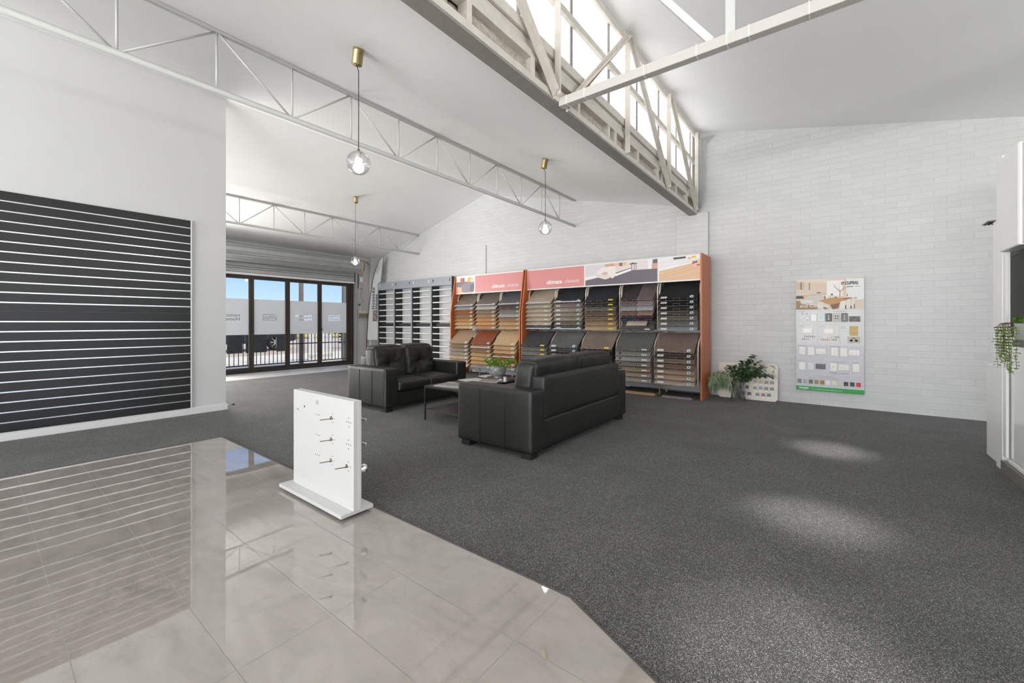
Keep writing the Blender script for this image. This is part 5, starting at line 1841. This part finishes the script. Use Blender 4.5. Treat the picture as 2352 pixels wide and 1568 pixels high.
for i, c in enumerate([(118, 92, 84), (152, 30, 44), (110, 146, 50), (34, 34, 36)]):
    chip(-0.108 + 0.0485 * i, 0.996, 0.038, 0.022, c)
plate(-0.398, 0.758, -0.317, 0.880, W_, [('o', 0.35, 0.62, 0.007), ('o', 0.68, 0.62, 0.007), ('o', 0.35, 0.36, 0.007), ('o', 0.68, 0.36, 0.007)])
plate(-0.290, 0.753, -0.209, 0.879, W_, [('r', 0.5, 0.48, 0.010, 0.006)])
plate(-0.191, 0.778, -0.069, 0.859, W_, sk3(0.28) + sk3(0.72), nm='socket_plate')
plate(-0.007, 0.755, 0.076, 0.877, W_, [('o', 0.5, 0.7, 0.008), ('o', 0.5, 0.48, 0.008), ('o', 0.5, 0.26, 0.008)])
plate(0.100, 0.755, 0.183, 0.879, W_, [('r', 0.5, 0.48, 0.011, 0.006)])
plate(0.196, 0.773, 0.320, 0.854, W_, sk3(0.28) + sk3(0.72), nm='socket_plate')
plate(-0.403, 0.522, -0.320, 0.643, (236, 234, 232), [('r', 0.5, 0.46, 0.010, 0.006)])
plate(-0.297, 0.525, -0.214, 0.647, (212, 214, 214), [('r', 0.5, 0.60, 0.010, 0.006), ('r', 0.5, 0.34, 0.010, 0.006)])
plate(-0.192, 0.553, -0.074, 0.628, (52, 52, 54), sk3(0.28) + sk3(0.72), mc=(90, 90, 92), nm='socket_plate')
plate(-0.020, 0.529, 0.062, 0.653, W_, [('r', 0.5, 0.5, 0.0075, 0.003)])
plate(0.079, 0.549, 0.201, 0.632, W_, [('r', 0.3, 0.5, 0.0075, 0.003)] + sk3(0.62), nm='socket_plate')
plate(0.243, 0.533, 0.321, 0.651, W_, [('r', 0.5, 0.40, 0.020, 0.008)])
for i, c in enumerate([(110, 96, 96), (90, 88, 92), (24, 26, 30), (16, 16, 18), (178, 160, 150), (168, 128, 112), (28, 26, 34), (30, 46, 84), (34, 56, 50), (122, 34, 40)]):
    chip(-0.013 + 0.0228 * i, 0.500, 0.010, 0.010, c, False)
for i, c in enumerate([(112, 106, 106), (160, 164, 170), (84, 80, 76), (146, 120, 62), (136, 104, 36), (232, 232, 230), (226, 218, 192), (206, 202, 188), (18, 18, 18), (34, 28, 28), (196, 12, 20)]):
    o_x = [-0.3935, -0.323, -0.2525, -0.182, -0.1125, -0.043, 0.027, 0.096, 0.1665, 0.2375, 0.307][i]
    o = MB().box(o_x - 0.0255, o_x + 0.0255, PY0 - 0.004, PY0 - 0.001, 0.321, 0.382).build('colour_chip', plain('chip_%d_%d_%d' % c, srgb(*c), 0.35), ps)
    MB().box(o_x - 0.012, o_x + 0.012, PY0 - 0.0045, PY0 - 0.004, 0.333, 0.337).build('chip_print', M_greyprint, o)

# ================================================================== COLOUR SAMPLE BOARD AND VASE
tilt = Matrix.Translation((0, 7.70, 0.0)) @ Matrix.Rotation(R(-9.5), 4, 'X')
cbd = thing('colour_board', 'cream colour swatch board with rounded corners leaning on the brick wall', 'colour board', (-1.1, 7.70, 0))
def rrect(x0, x1, z0, z1, r, n=5):
    out = []
    for cx, cz, a0 in ((x1 - r, z0 + r, -90), (x1 - r, z1 - r, 0), (x0 + r, z1 - r, 90), (x0 + r, z0 + r, 180)):
        for k in range(n + 1):
            a = R(a0 + 90 * k / n)
            out.append((cx + r * math.cos(a), cz + r * math.sin(a)))
    return out
b = MB()
b.poly([tilt @ Vector((x, 0, z)) for x, z in rrect(-1.53, -0.672, 0.002, 0.59, 0.055)], tilt.to_3x3() @ Vector((0, 0.012, 0)))
b.build('board', plain('cream_board', srgb(222, 216, 204), 0.45, vary=0.01), cbd)
b = MB()
b.mi = 0
for p, d in (((-0.93, 0.56), (0.10, 0.015)), ((-0.80, 0.565), (0.09, -0.005)), ((-0.76, 0.565), (0.07, -0.05)), ((-0.72, 0.52), (-0.03, -0.09))):
    q0 = Vector((p[0], -0.002, p[1]))
    dd = Vector((d[0], 0, d[1]))
    nn = Vector((-d[1], 0, d[0])).normalized() * 0.010
    b.poly([tilt @ v for v in (q0, q0 + dd * 0.5 - nn, q0 + dd, q0 + dd * 0.5 + nn)])
b.build('leaf_print', plain('print_olive', srgb(140, 136, 78), 0.5), cbd, fix=False)
b = MB()
b.box(-1.53, -1.525, -0.012, -0.003, 0.12, 0.3, tilt)
b.build('photo_print', M_bluelabel, cbd)
SW = [(-0.942, 0.382, (206, 200, 184)), (-0.864, 0.381, (190, 180, 158)), (-0.788, 0.382, (170, 176, 172)), (-1.056, 0.380, (152, 132, 104)), (-1.125, 0.385, (196, 176, 140)), (-0.984, 0.281, (170, 164, 164)), (-0.904, 0.282, (160, 148, 126)), (-0.827, 0.281, (92, 98, 102)), (-0.751, 0.283, (124, 108, 98)),
      (-1.101, 0.282, (66, 78, 60)), (-1.175, 0.282, (96, 104, 88)), (-0.984, 0.182, (102, 104, 100)), (-0.904, 0.184, (122, 126, 134)), (-0.828, 0.184, (96, 82, 76)), (-0.751, 0.185, (76, 82, 98)), (-1.101, 0.184, (44, 74, 50)), (-1.175, 0.184, (70, 72, 88)),
      (-0.947, 0.082, (62, 74, 98)), (-0.868, 0.082, (114, 46, 38)), (-0.791, 0.085, (52, 60, 72)), (-1.062, 0.083, (40, 44, 50)), (-1.138, 0.083, (112, 44, 44))]
for x, z, c in SW:
    b = MB()
    z /= 0.985
    b.poly([tilt @ Vector((px_, -0.001, pz_)) for px_, pz_ in rrect(x - 0.028, x + 0.028, z - 0.036, z + 0.038, 0.014, 3)], tilt.to_3x3() @ Vector((0, -0.004, 0)))
    o = b.build('swatch', plain('swatch_%d_%d_%d' % c, srgb(*c), 0.3, vary=0.02), cbd)
    b = MB()
    b.poly([tilt @ Vector((px_, -0.0052, pz_)) for px_, pz_ in rrect(x - 0.027, x + 0.027, z - 0.036, z - 0.014, 0.010, 3)], tilt.to_3x3() @ Vector((0, -0.0008, 0)))
    b.build('swatch_caption', M_whiteprint, o)
so = thing('power_socket', 'cream double socket low on the brick wall beside the orange rack end', 'socket', (-1.6, 7.85, 0.18))
MB().box(-1.655, -1.555, 7.768, 7.780, 0.12, 0.25).build('socket_plate', plain('cream_plastic', srgb(214, 206, 190), 0.4), so, bevel=0.003)
MB().box(-1.655, -1.555, 7.780, 7.85, 0.12, 0.25).build('mounting_block', M_cream, so)
for x in (-1.625, -1.59):
    MB().box(x, x + 0.004, 7.766, 7.768, 0.15, 0.165).build('socket_slot', M_hole, so)

vx, vy = -1.19, 7.50
vs = thing('glass_vase', 'tall clear glass vase standing on the carpet before the colour board', 'vase', (vx, vy, 0))
b = MB()
prof = [(0, 0.003), (0.098, 0.003), (0.106, 0.012), (0.108, 0.03), (0.106, 0.2), (0.104, 0.335), (0.101, 0.335), (0.102, 0.2), (0.102, 0.03), (0.09, 0.022), (0, 0.022)]
b.lathe(prof, (vx, vy, 0), 36)
b.build('glass_body', M_vaseglass, vs, fix=True)
random.seed(5)
def bunch(name, label, dirs, leafmat, kind, seed):
    random.seed(seed)
    t = thing(name, label, 'branches', (vx, vy, 0.03))
    st_, lf_ = MB(), MB()
    fl_ = MB()
    for (dx, dy, h, droop, n) in dirs:
        a0 = random.uniform(0, 6.28)
        p = Vector((vx + 0.05 * math.cos(a0), vy + 0.05 * math.sin(a0), 0.028))
        m = Vector((vx + dx * 0.10, vy + dy * 0.10, 0.33))
        pts = [p, p.lerp(m, 0.5) + Vector((random.gauss(0, 0.006), random.gauss(0, 0.006), 0)), m]
        v = Vector((dx, dy, 1.0)).normalized()
        q = m.copy()
        seg = h / 8
        for k in range(8):
            v.z -= droop
            v.normalize()
            q = q + v * seg
            q.y = min(q.y, 7.62)
            q.x = max(q.x, -1.53)
            pts.append(q.copy())
            for _ in range(n):
                d = Vector((random.gauss(0, 1), random.gauss(0, 1), random.gauss(0, 0.6)))
                if kind == 'long':
                    d = Vector((random.gauss(0, 0.3) + dx * 0.12, random.gauss(0, 0.3), -1.0))
                    L, W = random.uniform(0.13, 0.24), random.uniform(0.009, 0.014)
                    if q.z - L < 0.03:
                        L = max(0.05, q.z - 0.04)
                    leaf_mesh(lf_, q, d, L, W, 0.1, 0.1, side=Vector((1, random.gauss(0, 0.4), 0)))
                else:
                    leaf_mesh(lf_, q + d.normalized() * 0.015, d, random.uniform(0.042, 0.064), random.uniform(0.020, 0.030), 0.15, 0.2)
            if kind == 'long':
                for _ in range(6):
                    c = q + Vector((random.gauss(0, 0.03), random.gauss(0, 0.03), random.uniform(-0.12, 0.01)))
                    fl_.tube([c, c + Vector((random.gauss(0, 0.01), random.gauss(0, 0.01), -0.03))], 0.0035, 4)
        st_.tube(pts, 0.002, 5)
    st_.build('stems', M_stem, t)
    lf_.build('leaves', leafmat, t, fix=False)
    if kind == 'long':
        fl_.build('blossom', M_flower, t)
bunch('gum_branches', 'drooping long leaved gum branches hanging from the left side of the vase',
      [(-0.75, -0.15, 0.34, 0.17, 2), (-1.0, 0.05, 0.40, 0.17, 2), (-1.1, -0.1, 0.40, 0.19, 3), (-0.9, -0.35, 0.36, 0.2, 2), (-0.6, -0.3, 0.30, 0.2, 2), (-1.3, 0.1, 0.40, 0.15, 3), (-1.0, -0.25, 0.5, 0.15, 3), (-0.7, 0.0, 0.26, 0.12, 3), (-0.45, -0.2, 0.24, 0.16, 3)], M_leaf3, 'long', 3)
bunch('eucalyptus_branches', 'round leaved dark eucalyptus rising from the right side of the vase',
      [(0.35, -0.1, 0.44, 0.04, 10), (0.15, -0.25, 0.30, 0.03, 10), (0.75, -0.15, 0.36, 0.08, 10), (1.0, 0.0, 0.36, 0.13, 9), (-0.15, -0.2, 0.24, 0.03, 9), (0.5, -0.3, 0.30, 0.06, 9), (-0.4, -0.1, 0.22, 0.05, 6), (0.3, 0.1, 0.34, 0.03, 6), (0.6, 0.05, 0.40, 0.05, 5)], M_leaf, 'round', 8)

# ================================================================== FEATHER FLAG
FA, FB = Vector((-11.38, 7.41, 0)), Vector((-10.9, 7.66, 0))
FD = (FB - FA).normalized()
FN = Vector((FD.y, -FD.x, 0))       # faces the room
def fp(s_, z, off=0.0):
    return FA + FD * s_ + Vector((0, 0, z)) + FN * off
ff = thing('feather_flag', 'tall white feather flag with dark lettering in the corner by the doors', 'flag', fp(0.0, 0))
pole = [(-0.012, 0.02), (-0.007, 0.455), (0.008, 0.858), (0.037, 1.329), (0.081, 1.80), (0.139, 2.202), (0.197, 2.537), (0.284, 2.871), (0.399, 3.136), (0.543, 3.292)]
b = MB()
b.tube([fp(*p) for p in pole], [0.012] * 6 + [0.009, 0.007, 0.005, 0.004], 8)
b.build('pole', M_black, ff)
b = MB()
rows = []
right = [(0.362, 0.72), (0.362, 1.2), (0.362, 1.8), (0.362, 2.2), (0.362, 2.475), (0.465, 2.52), (0.48, 2.68), (0.50, 2.80), (0.529, 3.132), (0.545, 3.285)]
def interp(tab, z):
    for (s0, z0), (s1, z1) in zip(tab, tab[1:]):
        if z0 <= z <= z1:
            return s0 + (s1 - s0) * (z - z0) / (z1 - z0)
    return tab[-1][0] if z > tab[-1][1] else tab[0][0]
for i in range(41):
    z = 0.72 + (3.288 - 0.72) * i / 40
    a, c = interp(pole, z) + 0.008, interp(right, z)
    row = []
    for j in range(9):
        t_ = j / 8
        row.append(b.bm.verts.new(fp(a + (c - a) * t_, z, 0.012 * math.sin(t_ * 7 + z * 2.3) * (t_ ** 0.6) * (1 if z < 1.3 else 0.35))))
    rows.append(row)
for r0, r1 in zip(rows, rows[1:]):
    for j in range(8):
        b.bm.faces.new((r0[j], r0[j + 1], r1[j + 1], r1[j])).smooth = True
b.build('flag_cloth', M_flagcloth, ff, fix=False)
b = MB()
b.tube([fp(0.545, 3.285, 0.002), fp(0.529, 3.132, 0.002), fp(0.50, 2.80, 0.002), fp(0.465, 2.52, 0.002)], 0.006, 6)
b.build('dark_hem', M_oldgrey, ff)
FM = Matrix(((FD.x, 0, FN.x, 0), (FD.y, 0, FN.y, 0), (0, 1, 0, 0), (0, 0, 0, 1)))
M_navy = plain('navy_print', srgb(44, 40, 84), 0.5, vary=0.0)
def ftext(body, s_, z, size, nm, xs):
    T = Matrix.Translation(fp(s_, z, 0.016)) @ FM @ Matrix.Rotation(R(90), 4, 'Z')
    text_obj(nm, body, size, T, M_navy, ff, xs=xs, offset=0.003, space=1.15)
ftext('Hotondo', 0.262, 1.66, 0.12, 'flag_lettering', 1.35)
ftext('Homes', 0.362, 1.66, 0.115, 'flag_lettering', 1.25)
b = MB()
b.poly([fp(0.205, 1.30, 0.014), fp(0.345, 1.30, 0.014), fp(0.35, 1.63, 0.014), fp(0.212, 1.63, 0.014)])
pic = b.build('flag_picture', plain('dark_print_field', srgb(58, 54, 76), 0.5), ff, fix=False)
for cc, s0, ph in (((206, 70, 104), 0.275, 0.4), ((226, 206, 96), 0.31, 1.8), ((150, 120, 190), 0.235, 3.0), ((214, 178, 90), 0.245, 0.2)):
    b = MB()
    pts = [fp(s0 + 0.018 * math.sin(ph + k * 1.3), 1.33 + 0.27 * k / 7, 0.0165) for k in range(8)]
    for p, q in zip(pts, pts[1:]):
        b.bar(p, q, 0.001, 0.012, up=FD)
    b.build('squiggle', plain('flag_%d_%d_%d' % cc, srgb(*cc), 0.5), pic)

# ================================================================== KITCHEN DISPLAY ON THE RIGHT
M_cab = plain('white_cabinet_laminate', srgb(248, 248, 247), 0.35, vary=0.008)
M_gloss = plain('gloss_white_door', srgb(248, 249, 248), 0.08, vary=0.006)
M_blackglass = plain('black_screen', (0.016, 0.0165, 0.017), 0.5, spec=0.2)
M_bench = plain('grey_stone_bench', srgb(134, 134, 128), 0.4, vary=0.12, nscale=30)
M_kick = plain('grey_kickboard', srgb(120, 118, 112), 0.5, vary=0.08, nscale=20)
kc = thing('low_cabinet', 'low plain white cabinet end nearest the brick wall', 'cabinet', (1.5, 5.7, 0))
MB().box(1.172, 1.80, 5.47, 5.90, 0.0, 0.845).build('body', M_cab, kc, bevel=0.002)
MB().box(1.165, 1.81, 5.465, 5.905, 0.846, 0.862).build('top', M_cab, kc, bevel=0.002)
kt = thing('tall_cabinet', 'tall narrow white cabinet rising behind the low cabinet', 'cabinet', (1.5, 5.53, 0))
MB().box(1.150, 1.80, 5.475, 5.60, 0.864, 2.15).build('body', M_cab, kt, bevel=0.002)
ke = thing('pantry_cabinet', 'tallest slim white cabinet standing beside the black screen', 'cabinet', (1.45, 5.36, 0))
MB().box(1.140, 1.80, 5.30, 5.455, 0.0, 2.66).build('panel_board', M_cab, ke, bevel=0.002)
MB().box(1.143, 1.16, 5.215, 5.30, 0.13, 1.845).build('scribe_strip', M_cab, ke, bevel=0.002)
ko = thing('overhead_cabinet', 'white overhead cabinet above the black screen', 'cabinet', (1.3, 4.8, 1.85))
MB().box(1.075, 1.50, 4.62, 5.04, 1.815, 2.56).build('body', M_cab, ko, bevel=0.002)
MB().box(1.070, 1.0745, 4.625, 5.035, 1.82, 2.555).build('door', M_cab, ko, bevel=0.002)
MB().box(1.09, 1.48, 4.57, 4.618, 1.825, 2.55).build('end_trim', M_boardedge, ko, bevel=0.002)
ks = thing('wall_screen', 'black glass screen panel beneath the white overhead cabinet', 'screen', (1.17, 4.7, 1.1))
MB().box(1.165, 1.20, 3.2, 5.213, 1.13, 1.84).build('panel', M_blackglass, ks, bevel=0.003)
MB().box(1.162, 1.1645, 3.2, 5.20, 1.79, 1.835).build('top_edge', M_black, ks)
kb = thing('base_cabinet', 'gloss white base cabinets with grey kickboard under the stone benchtop', 'cabinet', (1.4, 4.2, 0))
MB().box(1.185, 1.80, 3.0, 5.20, 0.10, 1.06).build('body', M_cab, kb, bevel=0.002)
for y0_ in (3.02, 3.75, 4.47):
    MB().box(1.165, 1.184, y0_, y0_ + 0.715, 0.135, 1.05).build('door', M_gloss, kb, bevel=0.003)
MB().box(1.150, 1.184, 3.0, 5.21, 0.098, 0.125).build('door_rail', M_cab, kb, bevel=0.002)
MB().box(1.130, 1.80, 3.0, 5.295, 0.0, 0.094).build('kickboard', M_kick, kb, bevel=0.002)
be = MB().box(1.06, 1.80, 3.0, 4.70, 1.075, 1.12).build('benchtop', M_bench, bevel=0.003)
tag(be, 'grey stone benchtop carrying the white planter', 'benchtop')
kv = thing('wall_vent', 'small grey slotted vent panel resting on the tall narrow cabinet top', 'vent', (1.5, 7.0, 2.4))
b = MB()
for k in range(5):
    b.box(1.13 + 0.025 * k, 1.142 + 0.025 * k, 5.62, 5.78, 2.158, 2.165)
b.build('louvre', M_black, kv)
MB().box(1.12, 1.26, 5.60, 5.80, 2.165, 2.175).build('bracket_plate', M_greymetal, kv, bevel=0.002)
pl_ = thing('planter_box', 'white planter box with trailing green foliage on the benchtop end', 'planter', (1.14, 4.7, 1.12))
MB().box(1.075, 1.20, 3.9, 4.73, 1.121, 1.245).build('box', M_board, pl_, bevel=0.003)
random.seed(14)
b, bs = MB(), MB()
for i in range(130):
    y = random.uniform(4.1, 4.76)
    c = Vector((random.uniform(1.05, 1.2), y, 1.25 + random.uniform(0, 0.03)))
    for _ in range(4):
        leaf_mesh(b, c, Vector((random.gauss(0, 1), random.gauss(0, 1), random.gauss(0.5, 0.5))), random.uniform(0.02, 0.035), random.uniform(0.008, 0.013), 0.2)
b.build('crown_leaves', M_leaf2, pl_, fix=False)
b = MB()
for i in range(22):
    y = random.uniform(4.36, 4.84)
    p = Vector((1.06 - random.uniform(0.0, 0.05), 4.66, 1.25))
    L = random.uniform(0.10, 0.36)
    pts = [p.copy()]
    q = p + Vector((-0.03, (y - 4.66) * 0.6, -0.01))
    pts.append(q.copy())
    q.y = y
    for k in range(int(L / 0.022)):
        q = q + Vector((random.gauss(0, 0.002), random.gauss(0.0, 0.003), -0.022))
        pts.append(q.copy())
        for sg in (-1, 1):
            leaf_mesh(b, q, Vector((random.gauss(0, 0.4), sg, random.uniform(-0.3, 0.2))), random.uniform(0.024, 0.036), random.uniform(0.008, 0.012), 0.15)
    bs.tube(pts, 0.0013, 4)
b.build('trailing_leaves', plain('fresh_green_leaf', srgb(138, 172, 86), 0.45, vary=0.35, nscale=22), pl_, fix=False)
bs.build('trailing_stems', M_stem, pl_)

# white cables in the corner where the clerestory meets the brick wall
cb = thing('cable_bundle', 'bundle of white cables looping down the brick wall beside the clerestory end', 'cables', (-1.8, 7.8, 3.3))
random.seed(9)
for i in range(7):
    x = -1.90 + 0.022 * i
    b = MB()
    sgn = random.uniform(0.4, 1)
    b.tube([(x + 0.06 + 0.02 * i, 7.80, 4.50), (x + 0.02, 7.81, 4.40), (x, 7.82, 4.2), (x + 0.01 * sgn, 7.82, 3.9), (x + 0.015, 7.82, 3.6), (x, 7.81, 3.42), (x - 0.008 * i, 7.79, 3.33 - 0.006 * i), (x - 0.01 * i, 7.80, 3.31)], 0.007, 6)
    b.build('cable', M_truss, cb)
b = MB()
b.box(-1.985, -1.935, 7.79, 7.849, 3.2, 4.62)
tag(b.build('corner_batten', M_oldgrey, bevel=0.003), 'dusty grey upright batten at the clerestory end on the brick wall', 'batten')
